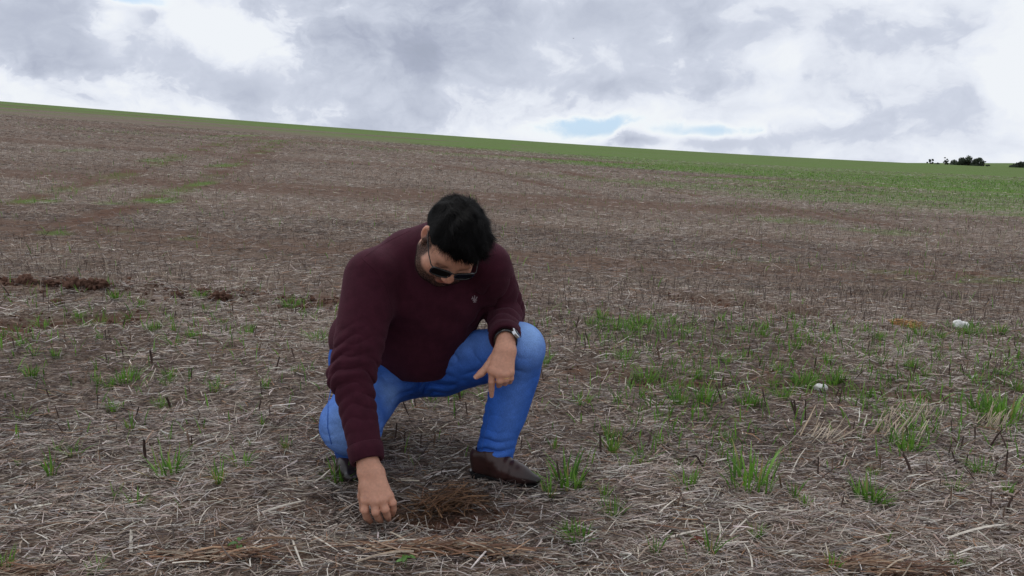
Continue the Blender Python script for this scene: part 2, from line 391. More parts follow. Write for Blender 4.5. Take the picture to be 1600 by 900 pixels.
def straw_zone(y0, y1, n, lmin, lmax, w0, w1, nseg, prof, weights, lift):
    x, y = scatter(y0, y1, n)
    fz, soil, green = features(x, y)
    dark = fbm(x * .9, y * .9, 131, 4)
    row = (.5 + .5 * np.sin(math.tau * (y + .07 * x + .35 * (fbm(x * .3, y * .3, 161, 2) - .5)) / np.where(y > 14, 1.1, .48))) ** 1.5 * sstep(3.2, 6, y) * .5
    keep = RNG.uniform(0, 1, n) > np.clip(soil * 1.1, 0, .98) * .86 + np.clip(green - .3, 0, 1) * .6 + row
    x, y, fz, dark = x[keep], y[keep], fz[keep], dark[keep]; n = len(x)
    az = np.where(RNG.uniform(0, 1, n) < .42, RNG.normal(.12, .38, n), RNG.uniform(0, math.tau, n)) + np.where(RNG.uniform(0, 1, n) < .5, math.pi, 0)
    pitch = RNG.normal(0, .09, n); flip = RNG.uniform(0, 1, n) < .07; pitch = np.where(flip, RNG.uniform(.15, .7, n), pitch)
    L = lmin + (lmax - lmin) * RNG.beta(1.3, 3.2, n); wd = (w0 + (w1 - w0) * RNG.beta(1.2, 2.2, n)) * (.55 + .45 * np.minimum(1, L / (lmin + .4 * (lmax - lmin))))
    z = land(x, y) + fz + lift[0] + (lift[1] - lift[0]) * RNG.beta(1.0, 2.0, n) + np.where(flip, -.004, np.abs(np.sin(pitch)) * L * .45)
    P = np.stack([x, y, z], 1); d = np.stack([np.cos(az) * np.cos(pitch), np.sin(az) * np.cos(pitch), np.sin(pitch)], 1)
    P = np.where(flip[:, None], P, P - d * (L * .5)[:, None])
    # ends follow the slope of the land
    e = land(P[:, 0], P[:, 1]) - land(x, y); P[:, 2] += e
    V, Fc, k = ribbons(P, az, pitch, L, wd, RNG.normal(0, .55, n), RNG.normal(0, .20, n), nseg, prof, (.9, .6), RNG.normal(.04, .12, n))
    w = np.array(weights, float)[None] * np.ones((n, 1)); sh = np.clip((dark - .5) * 3 + (.5 - fbm(x * .06, y * .55 + x * .04, 151, 5)) * 5 * sstep(4, 9, y), -.85, .85)
    w[:, :3] *= (1 + sh)[:, None]; w[:, 4:6] *= (1 - sh)[:, None]
    cum = np.cumsum(w / w.sum(1, keepdims=True), 1); pick = (RNG.uniform(0, 1, n)[:, None] > cum).sum(1).clip(0, 6)
    col = PAL[pick] * RNG.uniform(.72, 1.22, (n, 1)) * (1 + RNG.normal(0, .03, (n, 3)))
    return V, Fc, np.repeat(np.clip(col, .01, .8), k, 0)

def join_parts(parts):
    V, Fs, A, o = [], [], [], 0
    for v, f, a in parts:
        V.append(v); Fs.append(f + o); A.append(a); o += len(v)
    return np.concatenate(V), np.concatenate(Fs), np.concatenate(A)

def build_straw():
    W7 = (1.8, 2.3, 1.9, 2.2, 3.0, 2.8, .9)
    W8 = (1.5, 3.4, 2.4, 2.4, 1.8, 1.1, .9)
    parts = [straw_zone(1.5, 3.0, 72000, .010, .130, .0018, .0054, 2, 3, W7, (0, .024)),
             straw_zone(3.0, 5.5, 96000, .014, .135, .0023, .0058, 2, 2, W7, (0, .026)),
             straw_zone(5.5, 10, 120000, .025, .15, .0032, .008, 1, 2, W8, (0, .03)),
             straw_zone(10, 22, 140000, .04, .18, .004, .010, 1, 2, W8, (0, .04)),
             straw_zone(22, 50, 120000, .07, .26, .008, .018, 1, 2, W8, (0, .05))]
    # straws that lie across the soles and round the fingertips
    for (px, py, sx, sy, n, hi) in ((800, 770, .12, .014, 90, .014), (742, 754, .05, .02, 40, .018), (550, 772, .07, .03, 110, .04), (590, 818, .06, .016, 130, .022), (560, 800, .05, .04, 90, .03)):
        cx, cy = gpix(px, py); x = cx + RNG.normal(0, sx, n); y = cy + RNG.normal(0, sy, n); az = RNG.normal(.1, .7, n); L = RNG.uniform(.03, .13, n); pt = RNG.normal(0, .25, n)
        P = np.stack([x - np.cos(az) * L * .5, y - np.sin(az) * L * .5, ground_z(x, y) + RNG.uniform(.0, hi, n) - np.sin(pt) * L * .5], 1)
        V, Fc, k = ribbons(P, az, pt, L, RNG.uniform(.002, .0055, n), RNG.normal(0, .5, n), RNG.normal(0, .2, n), 3, 3, (.9, .6), RNG.normal(.1, .15, n))
        parts.append((V, Fc, np.repeat(PAL[RNG.integers(0, 6, n)] * RNG.uniform(.6, 1.1, (n, 1)), k, 0)))
    V, Fc, A = join_parts(parts)
    o = mesh_obj('straw_litter', V, Fc, MAT_STRAW, attrs={'tint': A})
    tag(o, 'dry grey and tan straw lying all over the field', None, None, 'stuff')
    # upright broken stubble further off, too thick to count
    P = []
    for y0, y1, n, h0, h1, w in [(3.9, 6.5, 9000, .04, .12, .004), (6.5, 12, 16000, .03, .10, .0045), (12, 25, 16000, .04, .10, .007)]:
        x, y = scatter(y0, y1, n); fz, soil, green = features(x, y)
        dens = .25 + .75 * sstep(.45, .62, fbm(x * .5, y * .9, 141, 3))
        belt = np.exp(-((y - 5.5 - .05 * x) / .5) ** 2) * sstep(-.2, .5, x); dens = np.maximum(dens, belt)
        keep = RNG.uniform(0, 1, n) < dens * (1 - soil * .8); x, y, fz, belt = x[keep], y[keep], fz[keep], belt[keep]; n = len(x)
        Pt = np.stack([x, y, land(x, y) + fz - .006], 1)
        L = RNG.uniform(h0, h1, n); az = RNG.uniform(0, math.tau, n)
        V, Fc, k = ribbons(Pt, az, RNG.normal(1.35, .22, n), L, np.full(n, w) * RNG.uniform(.6, 1.3, n), RNG.uniform(0, 3.1, n), RNG.normal(0, .1, n), 1, 2, (1, .6))
        pale = RNG.uniform(0, 1, n) < np.where(belt > .3, .25, .5)
        col = np.where(pale[:, None], np.array([(.36, .30, .24)]), np.array([(.11, .082, .072)])) * RNG.uniform(.6, 1.3, (n, 1))
        P.append((V, Fc, np.repeat(col, k, 0)))
    V, Fc, A = join_parts(P)
    o = mesh_obj('stubble', V, Fc, MAT_STALK, attrs={'tint': A})
    tag(o, 'thin upright stubble standing thickly across the middle of the field', None, None, 'stuff')

def blades(Pt, az, L, wd, lean):
    n = len(Pt)
    bv = np.stack([np.cos(az), np.sin(az), -.35 * np.ones(n)], 1) * lean[:, None]
    V, Fc, k = ribbons(Pt, az, np.full(n, 1.45) - lean * .3, L, wd, RNG.uniform(-.6, .6, n) + math.pi / 2 * 0, bv, 3, 2, (.8, .12))
    return V, Fc, k

GREENS = np.array([(.090, .220, .022), (.125, .275, .030), (.070, .165, .022), (.155, .290, .045)])
def build_grass():
    P = []
    for y0, y1, n, h0, h1, w in [(1.7, 2.8, 260, .02, .07, .003), (2.6, 5.3, 30000, .03, .10, .0062), (5.3, 16, 22000, .05, .12, .007), (16, 40, 26000, .05, .12, .018)]:
        x, y = scatter(y0, y1, n); fz, soil, green = features(x, y)
        dens = np.maximum(weeds(x, y), green * .9 if y0 > 5 else 0); dens = np.maximum(dens, .05 if y0 < 16 else 0)
        keep = RNG.uniform(0, 1, n) < dens; x, y, fz = x[keep], y[keep], fz[keep]; n = len(x)
        Pt = np.stack([x, y, land(x, y) + fz - .004], 1)
        V, Fc, k = blades(Pt, RNG.uniform(0, math.tau, n), RNG.uniform(h0, h1, n), w * RNG.uniform(.6, 1.2, n), np.abs(RNG.normal(.25, .25, n)))
        col = GREENS[RNG.integers(0, 4, n)] * RNG.uniform(.7, 1.2, (n, 1))
        P.append((V, Fc, np.repeat(col, k, 0)))
    V, Fc, A = join_parts(P)
    o = mesh_obj('grass', V, Fc, MAT_GRASS, attrs={'tint': A})
    tag(o, 'thin young green grass sprouting through the straw', None, None, 'stuff')

build_ground()
# ------------------------------------------------------------------ the crouching man: distance fields meshed by surface nets
def unit(v): v = np.asarray(v, float); return v / np.linalg.norm(v)

class Field:
    def __init__(s, lo, hi, h):
        s.lo = np.array(lo, float); s.h = h; s.n = np.ceil((np.array(hi) - s.lo) / h).astype(int) + 1
        s.D = np.full(s.n, .5, np.float32); s.tr = lambda p: np.asarray(p, float); s.R = np.eye(3); s.k = 1.0
    def frame(s, O=(0, 0, 0), R=np.eye(3), sc=1.0):
        """following shapes are given in this local frame (columns of R are its axes)"""
        O = np.array(O, float); s.R = np.array(R); s.k = sc; s.tr = lambda p: O + s.R @ (np.asarray(p, float) * sc)
    def box(s, lo, hi):
        i0 = np.clip(np.floor((lo - s.lo) / s.h).astype(int), 0, s.n); i1 = np.clip(np.ceil((hi - s.lo) / s.h).astype(int) + 1, 0, s.n)
        sl = tuple(slice(a, b) for a, b in zip(i0, i1))
        ax = [(s.lo[i] + s.h * np.arange(i0[i], i1[i])).astype(np.float32) for i in range(3)]
        return sl, ax[0][:, None, None], ax[1][None, :, None], ax[2][None, None, :]
    def put(s, sl, d, k, op):
        A = s.D[sl]
        if A.size == 0: return
        if op == 'add':
            if k > 0: h = np.maximum(k - np.abs(A - d), 0); s.D[sl] = np.minimum(A, d) - h * h * (.25 / k)
            else: s.D[sl] = np.minimum(A, d)
        elif op == 'cut':
            d = -d
            if k > 0: h = np.maximum(k - np.abs(A - d), 0); s.D[sl] = np.maximum(A, d) + h * h * (.25 / k)
            else: s.D[sl] = np.maximum(A, d)
    def cap(s, a, b, ra, rb=None, k=.02, op='add', flat=None):
        """tapered capsule; flat = (axis, factor) squashes the cross-section along an axis"""
        rb = ra if rb is None else rb; a, b = s.tr(a), s.tr(b); ra *= s.k; rb *= s.k; k *= s.k
        r = max(ra, rb) + k + 3 * s.h; sl, x, y, z = s.box(np.minimum(a, b) - r, np.maximum(a, b) + r)
        x, y, z = x - a[0], y - a[1], z - a[2]; v = b - a; vv = max(float(v @ v), 1e-9)
        t = np.clip((x * v[0] + y * v[1] + z * v[2]) / vv, 0, 1)
        px, py, pz = x - t * v[0], y - t * v[1], z - t * v[2]; q = px * px + py * py + pz * pz
        if flat is not None:
            nn = s.R @ unit(flat[0]); w = px * nn[0] + py * nn[1] + pz * nn[2]; q = q + w * w * (flat[1] ** 2 - 1)
        s.put(sl, np.sqrt(q) - (ra + (rb - ra) * t), k, op)
    def ell(s, c, r, R=None, k=.02, op='add'):
        c = s.tr(c); r = np.array(r, float) * s.k; M = s.R if R is None else s.R @ np.array(R); k *= s.k
        b = np.sqrt(((M * r) ** 2).sum(1)) + k + 3 * s.h; sl, x, y, z = s.box(c - b, c + b); x, y, z = x - c[0], y - c[1], z - c[2]
        q0 = q1 = 0
        for i in range(3):
            l = (x * M[0, i] + y * M[1, i] + z * M[2, i]) / r[i]; q0 = q0 + l * l; q1 = q1 + (l / r[i]) ** 2
        q0 = np.sqrt(q0); q1 = np.sqrt(q1) + 1e-6
        s.put(sl, np.where(q0 < 1e-3, -r.min(), q0 * (q0 - 1) / q1), k, op)
    def chain(s, P, r, k=.02, op='add', flat=None):
        for i in range(len(P) - 1): s.cap(P[i], P[i + 1], r[i], r[i + 1], k, op, flat)
    def half(s, p, n, k=.004):
        """keep the side of the plane that n points away from"""
        p, n = s.tr(p), s.R @ unit(n); sl, x, y, z = s.box(s.lo, s.lo + s.h * s.n)
        s.put(sl, -((x - p[0]) * n[0] + (y - p[1]) * n[1] + (z - p[2]) * n[2]), k * s.k, 'cut')
    def halfin(s, p, n, lo, hi, k=.004):
        """the same cut, only within a box"""
        n = unit(n); sl, x, y, z = s.box(np.array(lo), np.array(hi))
        s.put(sl, -((x - p[0]) * n[0] + (y - p[1]) * n[1] + (z - p[2]) * n[2]), k, 'cut')
    def warp(s, lo, hi, f):
        sl, x, y, z = s.box(np.array(lo), np.array(hi)); s.D[sl] += f(x, y, z).astype(np.float32)
    def mesh(s):
        D = s.D; ins = D < 0; n = np.array(D.shape); st = np.array([n[1] * n[2], n[2], 1])
        E = []; acc = {}
        cells, pos = [], []
        quads = []
        for ax in range(3):
            a = [slice(None)] * 3; b = [slice(None)] * 3; a[ax] = slice(0, -1); b[ax] = slice(1, None)
            A, B = ins[tuple(a)], ins[tuple(b)]; idx = np.argwhere(A != B)
            keep = ((idx > 0) & (idx < n - 1)).all(1); idx = idx[keep]
            i0 = idx @ st; d0 = D.ravel()[i0]; d1 = D.ravel()[i0 + st[ax]]
            P = idx.astype(np.float64); P[:, ax] += d0 / (d0 - d1)
            u, v = (ax + 1) % 3, (ax + 2) % 3
            c = [i0, i0 - st[u], i0 - st[u] - st[v], i0 - st[v]]
            for q in c: cells.append(q); pos.append(P)
            q = np.stack(c, 1); fl = d0 > 0; q[fl] = q[fl][:, ::-1]; quads.append(q)
        cells = np.concatenate(cells); pos = np.concatenate(pos); quads = np.concatenate(quads)
        uq, inv = np.unique(cells, return_inverse=True); cnt = np.bincount(inv)
        V = np.stack([np.bincount(inv, pos[:, i]) / cnt for i in range(3)], 1) * s.h + s.lo
        return V, np.searchsorted(uq, quads)

def smooth_mesh(V, Q, it=2, lam=.5):
    e = np.concatenate([Q[:, [0, 1]], Q[:, [1, 2]], Q[:, [2, 3]], Q[:, [3, 0]]]); e = np.concatenate([e, e[:, ::-1]])
    cnt = np.bincount(e[:, 0], minlength=len(V))[:, None]
    for l in [lam, -lam * 1.03] * it:
        S = np.stack([np.bincount(e[:, 0], V[e[:, 1], i], minlength=len(V)) for i in range(3)], 1) / np.maximum(cnt, 1); V = V + l * (S - V)
    return V

def field_obj(name, f, mat, parent, col, it=2):
    V, Q = f.mesh(); V = smooth_mesh(V, Q, it); c = col(V) if callable(col) else np.repeat(np.array([col]), len(V), 0)
    O = np.array(parent_origin(parent)); return mesh_obj(name, V - O, Q, mat, parent, attrs={'tint': c})

def parent_origin(p):
    o = np.zeros(3)
    while p is not None: o += np.array(p.location); p = p.parent
    return o

def seg_t(V, a, b):
    v = b - a; t = np.clip((V - a) @ v / (v @ v), 0, 1); return t, np.linalg.norm(V - a - t[:, None] * v, axis=1)
def gauss(V, c, r): return np.exp(-(np.linalg.norm(V - c, axis=1) / r) ** 2)
def n3(V, f, seed=0): return (fbm(V[:, 0] * f + V[:, 2] * f * .71, V[:, 1] * f - V[:, 2] * f * .63, seed, 3) + fbm(V[:, 2] * f + 7, V[:, 0] * f * .8 + V[:, 1] * f * .5, seed + 5, 3)) * .5

# ---- joints of the pose
J = dict(hipR=W(598, 582, 2.84), hipL=W(688, 570, 2.84), kneeR=W(550, 660, 2.54), ankR=W(560, 722, 2.80),
         kneeL=W(812, 545, 2.55), ankL=W(772, 712, 2.62),
         shR=W(582, 435, 2.54), elR=W(550, 590, 2.40), wrR=W(575, 724, 2.285),
         shL=W(762, 418, 2.58), elL=W(789, 486, 2.73), wrL=W(790, 530, 2.47),
         neck=W(694, 388, 2.58))
# ---- head frame: columns are left, forward (nose), up
HF = unit((.07, -.57, -.81)); HU = np.array((.45, -.65, .59)); HU = unit(HU - HF * (HU @ HF)); HL = np.cross(HU, HF)
HR = np.stack([HL, HF, HU], 1)
HO = W(708, 376, 2.40); HS = 1.055
H = lambda p: HO + HR @ (np.asarray(p, float) * HS)

def skin_mat():
    m, t, b = new_mat('skin'); a = t.n('ShaderNodeAttribute', attribute_name='tint'); tc = t.n('ShaderNodeTexCoord')
    n = t.noise(tc.outputs['Object'], 120, 4); c = t.mix(1.0, a.outputs['Color'], t.ramp(n, [(.3, .88), (.7, 1.1)]), 'MULTIPLY')
    t.l(c, b.inputs['Base Color']); b.inputs['Roughness'].default_value = .52; b.inputs['Specular IOR Level'].default_value = .35
    b.inputs['Subsurface Weight'].default_value = .12; b.inputs['Subsurface Radius'].default_value = (.010, .004, .002); b.inputs['Subsurface Scale'].default_value = .5
    bp = t.n('ShaderNodeBump'); bp.inputs['Strength'].default_value = .12; bp.inputs['Distance'].default_value = .002
    t.l(t.noise(tc.outputs['Object'], 420, 3), bp.inputs['Height']); t.l(bp.outputs[0], b.inputs['Normal'])
    return m
def knit_mat():
    m, t, b = new_mat('maroon_knit'); tc = t.n('ShaderNodeTexCoord'); P = tc.outputs['Object']
    a = t.n('ShaderNodeAttribute', attribute_name='tint')
    n = t.noise(P, 35, 4); f = t.noise(P, 600, 2)
    c = t.mix(1.0, a.outputs['Color'], t.ramp(n, [(.3, .82), (.7, 1.15)]), 'MULTIPLY'); c = t.mix(1.0, c, t.ramp(f, [(.3, .86), (.7, 1.14)]), 'MULTIPLY')
    t.l(c, b.inputs['Base Color']); b.inputs['Roughness'].default_value = .9; b.inputs['Specular IOR Level'].default_value = .1
    b.inputs['Sheen Weight'].default_value = .10; b.inputs['Sheen Roughness'].default_value = .5; b.inputs['Sheen Tint'].default_value = (.7, .35, .45, 1)
    bp = t.n('ShaderNodeBump'); bp.inputs['Strength'].default_value = .35; bp.inputs['Distance'].default_value = .003
    t.l(t.m('ADD', f, t.m('MULTIPLY', n, 1.5)), bp.inputs['Height']); t.l(bp.outputs[0], b.inputs['Normal'])
    return m
def denim_mat():
    m, t, b = new_mat('blue_denim'); tc = t.n('ShaderNodeTexCoord'); P = tc.outputs['Object']
    a = t.n('ShaderNodeAttribute', attribute_name='tint')
    f = t.noise(t.mapping(P, (1, 1, .35)), 500, 3); n = t.noise(P, 28, 5)
    c = t.mix(1.0, a.outputs['Color'], t.ramp(f, [(.3, .80), (.7, 1.22)]), 'MULTIPLY'); c = t.mix(1.0, c, t.ramp(n, [(.3, .88), (.7, 1.1)]), 'MULTIPLY')
    t.l(c, b.inputs['Base Color']); b.inputs['Roughness'].default_value = .85; b.inputs['Specular IOR Level'].default_value = .15
    bp = t.n('ShaderNodeBump'); bp.inputs['Strength'].default_value = .3; bp.inputs['Distance'].default_value = .004
    t.l(t.m('ADD', f, t.m('MULTIPLY', n, 2.0)), bp.inputs['Height']); t.l(bp.outputs[0], b.inputs['Normal'])
    return m
MAT_SKIN, MAT_KNIT, MAT_DENIM = skin_mat(), knit_mat(), denim_mat()
MAT_HAIR = attr_mat('black_hair', rough=.65, spec=.07, vary=.2, vscale=150)
MAT_LEATHER = attr_mat('brown_leather', rough=.30, spec=.36, vary=.3, vscale=30, bump=.15)
def plain(name, col, rough, metal=0., spec=.5):
    m, t, b = new_mat(name); tc = t.n('ShaderNodeTexCoord'); n = t.noise(tc.outputs['Object'], 90, 3)
    c = t.mix(1.0, (*col, 1), t.ramp(n, [(.3, .85), (.7, 1.12)]), 'MULTIPLY'); t.l(c, b.inputs['Base Color'])
    b.inputs['Roughness'].default_value = rough; b.inputs['Metallic'].default_value = metal; b.inputs['Specular IOR Level'].default_value = spec
    return m
MAT_BLACK = plain('black_plastic', (.012, .012, .013), .25); MAT_LENS = plain('dark_lens', (.010, .008, .007), .45, 0, .06)
MAT_GOLD = plain('gold', (.75, .50, .18), .25, 1.); MAT_STEEL = plain('steel', (.62, .63, .65), .25, 1.)
MAT_THREAD = plain('grey_thread', (.30, .24, .26), .8)

# ---- hands: each finger a chain of joints, given as photo px and depth
def px3(L, d0): return [W(a, b, d0 + c) for a, b, c in L]
HAND_R = dict(
    palm=[px3([(569, 738, -.005), (572, 782, -.025)], 2.275), px3([(577, 738, 0), (586, 783, -.03)], 2.275), px3([(585, 738, 0), (598, 781, -.03)], 2.275), px3([(590, 738, .005), (607, 776, -.02)], 2.275)],
    rp=[(.018, .0145)] * 4,
    fingers=[(px3([(571, 781, -.022), (570, 797, -.028), (573, 808, -.012), (579, 815, .004)], 2.275), (.0125, .0114, .0104, .0086)),
             (px3([(585, 783, -.03), (587, 800, -.036), (591, 809, -.016), (595, 814, .004)], 2.275), (.0130, .0118, .0108, .0090)),
             (px3([(597, 781, -.028), (602, 796, -.034), (605, 805, -.016), (607, 811, .004)], 2.275), (.0130, .0118, .0106, .0090)),
             (px3([(608, 775, -.018), (614, 786, -.024), (615, 796, -.006), (614, 803, .012)], 2.275), (.0118, .0102, .0092, .0076))],
    thumb=(px3([(570, 748, .022), (566, 775, .045), (568, 795, .055), (576, 808, .05)], 2.275), (.017, .0135, .0115, .009)))
HAND_L = dict(
    palm=[px3([(782, 546, 0), (769, 580, -.018)], 2.44), px3([(788, 546, 0), (779, 584, -.024)], 2.44), px3([(793, 547, 0), (789, 585, -.022)], 2.44), px3([(797, 548, .004), (797, 582, -.014)], 2.44)],
    rp=[(.017, .0138)] * 4,
    fingers=[(px3([(769, 580, -.018), (768.5, 597, -.012), (768, 609, .000), (768, 618, .008)], 2.44), (.0122, .0104, .0092, .0076)),
             (px3([(779.5, 584, -.024), (781, 595, -.022), (780, 601, .004), (779, 603, .022)], 2.44), (.0124, .0110, .0098, .0080)),
             (px3([(789.5, 585, -.022), (790, 593, -.020), (789, 598.5, .006), (788, 599, .024)], 2.44), (.0120, .0106, .0096, .0080)),
             (px3([(797.5, 582, -.014), (798, 591, -.010), (796.5, 596, .010), (795, 597, .026)], 2.44), (.0108, .0096, .0086, .0074))],
    thumb=(px3([(778, 552, .006), (763, 572, .000), (752, 583, -.006), (744, 589, -.010)], 2.44), (.0165, .0135, .0112, .0088)))

def hand(f, h, wrist, elbow):
    w = wrist; f.cap(elbow, w, .040, .027, .01)
    for (a, b), r in zip(h['palm'], h['rp']):
        f.cap(w, a, .024, r[0], .016); f.cap(a, b, r[0], r[1], .014)
    for P, r in h['fingers']: f.chain(P, r, .0025)
    for P, r in h['fingers']:
        f.ell(P[0] + np.array((0, -.002, .001)), (r[0] * 1.16,) * 3, k=.006); f.ell(P[1], (r[1] * 1.03,) * 3, k=.004)     # knuckles
        back = np.array((0, -.0075, .002)); f.cap(w * .75 + P[0] * .25 + back * 1.3, P[0] + back * .9, .0065, .006, .005)      # tendons
    P, r = h['thumb']; f.cap(w, P[0], .020, r[0], .012); f.chain(P, r, .007)
    # web between thumb and palm
    f.cap((P[0] + P[1]) / 2, (h['palm'][0][0] + h['palm'][0][1]) / 2, .011, .012, .014)

def head_shape(f):
    f.frame(HO, HR, HS)
    f.ell((0, -.012, .022), (.0755, .096, .088), k=.02)                  # skull
    f.ell((0, .030, -.020), (.066, .062, .085), k=.03)                   # face mass
    f.cap((-.040, .040, -.085), (.040, .040, -.085), .040, .040, k=.03)  # jaws
    f.cap((-.054, -.005, -.070), (-.030, .055, -.100), .028, .026, k=.03); f.cap((.054, -.005, -.070), (.030, .055, -.100), .028, .026, k=.03)
    f.ell((0, .074, -.112), (.026, .020, .020), k=.02)                   # chin
    f.cap((-.036, .072, .012), (.036, .072, .012), .016, .016, k=.022)   # brow
    for s in (-1, 1):
        f.ell((s * .045, .062, -.040), (.026, .026, .024), k=.025)       # cheek
        f.ell((s * .031, .086, -.012), (.017, .014, .012), k=.008, op='cut')   # eye socket
        f.ell((s * .031, .0735, -.013), (.0135, .0125, .0125), k=.003)   # eyeball under the lid
        f.cap((s * .020, .084, -.009), (s * .042, .081, -.009), .0035, .003, k=.004)   # upper lid
        f.ell((s * .0115, .100, -.050), (.0095, .0105, .008), k=.006)    # nostril wing
        # ear: rim, lobe, hollow
        e = s * .079
        f.ell((e, -.014, -.012), (.009, .021, .033), R=rot_z(s * .35), k=.006); f.ell((e + s * .007, -.010, -.008), (.0055, .011, .019), R=rot_z(s * .35), k=.004, op='cut')
        f.ell((e - s * .002, -.002, -.040), (.0065, .009, .010), k=.006); f.cap((e - s * .002, .004, -.018), (e - s * .003, .006, -.008), .005, .004, k=.004)
    f.chain([(0, .088, .002), (0, .101, -.028), (0, .108, -.042)], (.0095, .0112, .0125), k=.012)   # nose
    f.ell((0, .106, -.049), (.011, .010, .008), k=.006)
    f.cap((-.018, .088, -.074), (.018, .088, -.074), .0065, .0065, k=.008); f.cap((-.013, .092, -.073), (.013, .092, -.073), .0055, .0055, k=.005)
    f.cap((-.015, .090, -.087), (.015, .090, -.087), .0075, .0075, k=.007)
    f.cap((-.022, .097, -.0805), (.022, .097, -.0805), .0022, .0022, k=.004, op='cut')               # mouth line
    f.frame()

def rot_z(a): c, s = math.cos(a), math.sin(a); return np.array([[c, -s, 0], [s, c, 0], [0, 0, 1]])

def person_label(): return 'man in a maroon sweater and blue jeans crouching to touch the straw'

def build_person():
    root_xy = W(680, 760, 2.6); root = empty('person', (root_xy[0], root_xy[1], gz(root_xy[0], root_xy[1]))); tag(root, person_label(), 'person')
    lo, hi = np.array([-.75, 2.0, -.06]), np.array([.25, 3.2, 1.22])
    # -------- body: one continuous skin
    f = Field(lo, hi, .0036)
    head_shape(f)
    nk = H((0, -.045, -.075)); f.cap(H((0, -.03, -.05)), J['neck'], .060, .070, .03)
    f.cap(H((0, .0, -.085)), J['neck'] + np.array([.0, .0, -.02]), .045, .050, .03)
    chest, belly = W(665, 455, 2.66), W(640, 540, 2.78)
    f.cap(J['neck'], chest, .060, .095, .03); f.cap(chest, belly, .10, .095, .04); f.cap(belly, (J['hipR'] + J['hipL']) / 2, .09, .08, .04)
    for S in 'RL':
        f.cap(chest, J['sh' + S], .07, .055, .03); f.cap(J['sh' + S], J['el' + S], .058, .046, .03); f.cap(J['el' + S], J['wr' + S], .044, .027, .02)
        f.cap(J['hip' + S], J['knee' + S], .085, .055, .03); f.cap(J['knee' + S], J['ank' + S], .055, .038, .02)
    hand(f, HAND_R, J['wrR'], J['elR'] * .3 + J['wrR'] * .7); hand(f, HAND_L, J['wrL'], J['elL'] * .3 + J['wrL'] * .7)
    f.cap(J['ankR'], W(556, 742, 2.74), .030, .024, .02); f.cap(J['ankL'], W(770, 738, 2.62), .030, .026, .02)
    def skin_col(V):
        base = np.array((.52, .268, .182)); c = np.repeat(base[None], len(V), 0) * (1 + .22 * (n3(V, 40, 9) - .5))[:, None]
        red = np.zeros(len(V))
        for h in (HAND_R, HAND_L):
            for P, r in h['fingers']: red = np.maximum(red, .55 * gauss(V, P[0], .012)); red = np.maximum(red, .5 * gauss(V, P[1], .010)); red = np.maximum(red, .35 * gauss(V, P[3], .010))
            red = np.maximum(red, .4 * gauss(V, h['thumb'][0][3], .012))
        c = c * (1 - red[:, None] * np.array((.02, .22, .26)))
        for P, r in HAND_R['fingers']: c = c * (1 - (.55 * gauss(V, P[3], .014) * (.6 + .8 * n3(V, 160, 2)))[:, None] * np.array((.8, .9, 1.)))
        for h in (HAND_R, HAND_L):
            for P, r in h['fingers']:
                for q in (P[1], P[2]): 
                    dd = unit(P[3] - P[1]); tt = (V - q) @ dd; c = c * (1 - (.22 * np.exp(-(tt / .0014) ** 2) * (np.linalg.norm(V - q, axis=1) < .014))[:, None])
        red = red * 0
        loc = (V - HO) @ HR / HS
        head = (np.linalg.norm(loc, axis=1) < .16)
        red = np.maximum(red, head * .55 * gauss(loc, np.array((0, .112, -.046)), .02))
        for s in (-1, 1): red = np.maximum(red, head * .6 * gauss(loc, np.array((s * .083, -.012, -.01)), .03)); red = np.maximum(red, head * .3 * gauss(loc, np.array((s * .048, .075, -.042)), .025))
        c = c * (1 - red[:, None] * np.array((.02, .30, .34)))
        # lips and shaved cheeks
        lip = head * (np.exp(-((loc[:, 2] + .081) / .012) ** 2) * np.exp(-(loc[:, 0] / .024) ** 2) * (loc[:, 1] > .07))
        c = c * (1 - lip[:, None] * np.array((.15, .45, .42)))
        zline = -.045 - .02 * np.abs(loc[:, 0]) / .07
        beard = head * sstep(.006, -.014, loc[:, 2] + .052 + .25 * np.maximum(0, loc[:, 1] - .03)) * sstep(-.03, .0, loc[:, 1]) * (1 - np.exp(-((loc[:, 2] + .081) / .009) ** 2) * np.exp(-(loc[:, 0] / .024) ** 2))
        side = head * sstep(.044, .058, np.abs(loc[:, 0])) * sstep(.034, .014, np.abs(loc[:, 1] - .014)) * sstep(.03, -.0, loc[:, 2])
        must = head * np.exp(-((loc[:, 2] + .0665) / .007) ** 2) * (loc[:, 1] > .08) * (np.abs(loc[:, 0]) < .03)
        bd = np.clip(np.maximum(np.maximum(beard * .95, side * .95), must * .95), 0, 1) * (.75 + .5 * (n3(V, 300, 4) - .5))
        c = c * (1 - bd[:, None]) + np.array((.022, .015, .013)) * bd[:, None]
        scalp = head * sstep(.02, .05, loc[:, 2] + .25 * -loc[:, 1] * (loc[:, 1] < .0) - .03 * (loc[:, 1] > .05))
        return np.clip(c, .01, 1)
    body = field_obj('body', f, MAT_SKIN, root, skin_col, 1)
    # nails
    def nail(P, r, up):
        a, b = P[2], P[3]; d = unit(b - a); n = unit(np.asarray(up) - d * (np.asarray(up) @ d)); s = np.cross(d, n); c = b + d * r[3] * .1 + n * r[3] * .82
        V = [c + d * i * r[3] * .62 + s * j * r[3] * .62 + n * (-.22 * j * j * r[3]) for i in (-1, 0, 1) for j in (-1, 0, 1)]
        Fq = [[i * 3 + j, i * 3 + j + 1, i * 3 + j + 4, i * 3 + j + 3] for i in range(2) for j in range(2)]
        mesh_obj('fingernail', np.array(V) - parent_origin(body), np.array(Fq), MAT_SKIN, body, attrs={'tint': np.repeat([[.52, .32, .25]], 9, 0)})
    nail(HAND_L['fingers'][0][0], HAND_L['fingers'][0][1], (0, -1, 0.1)); nail(HAND_L['thumb'][0], HAND_L['thumb'][1], (0, -.8, .6))

    # -------- sweater
    f = Field(lo, hi, .0037)
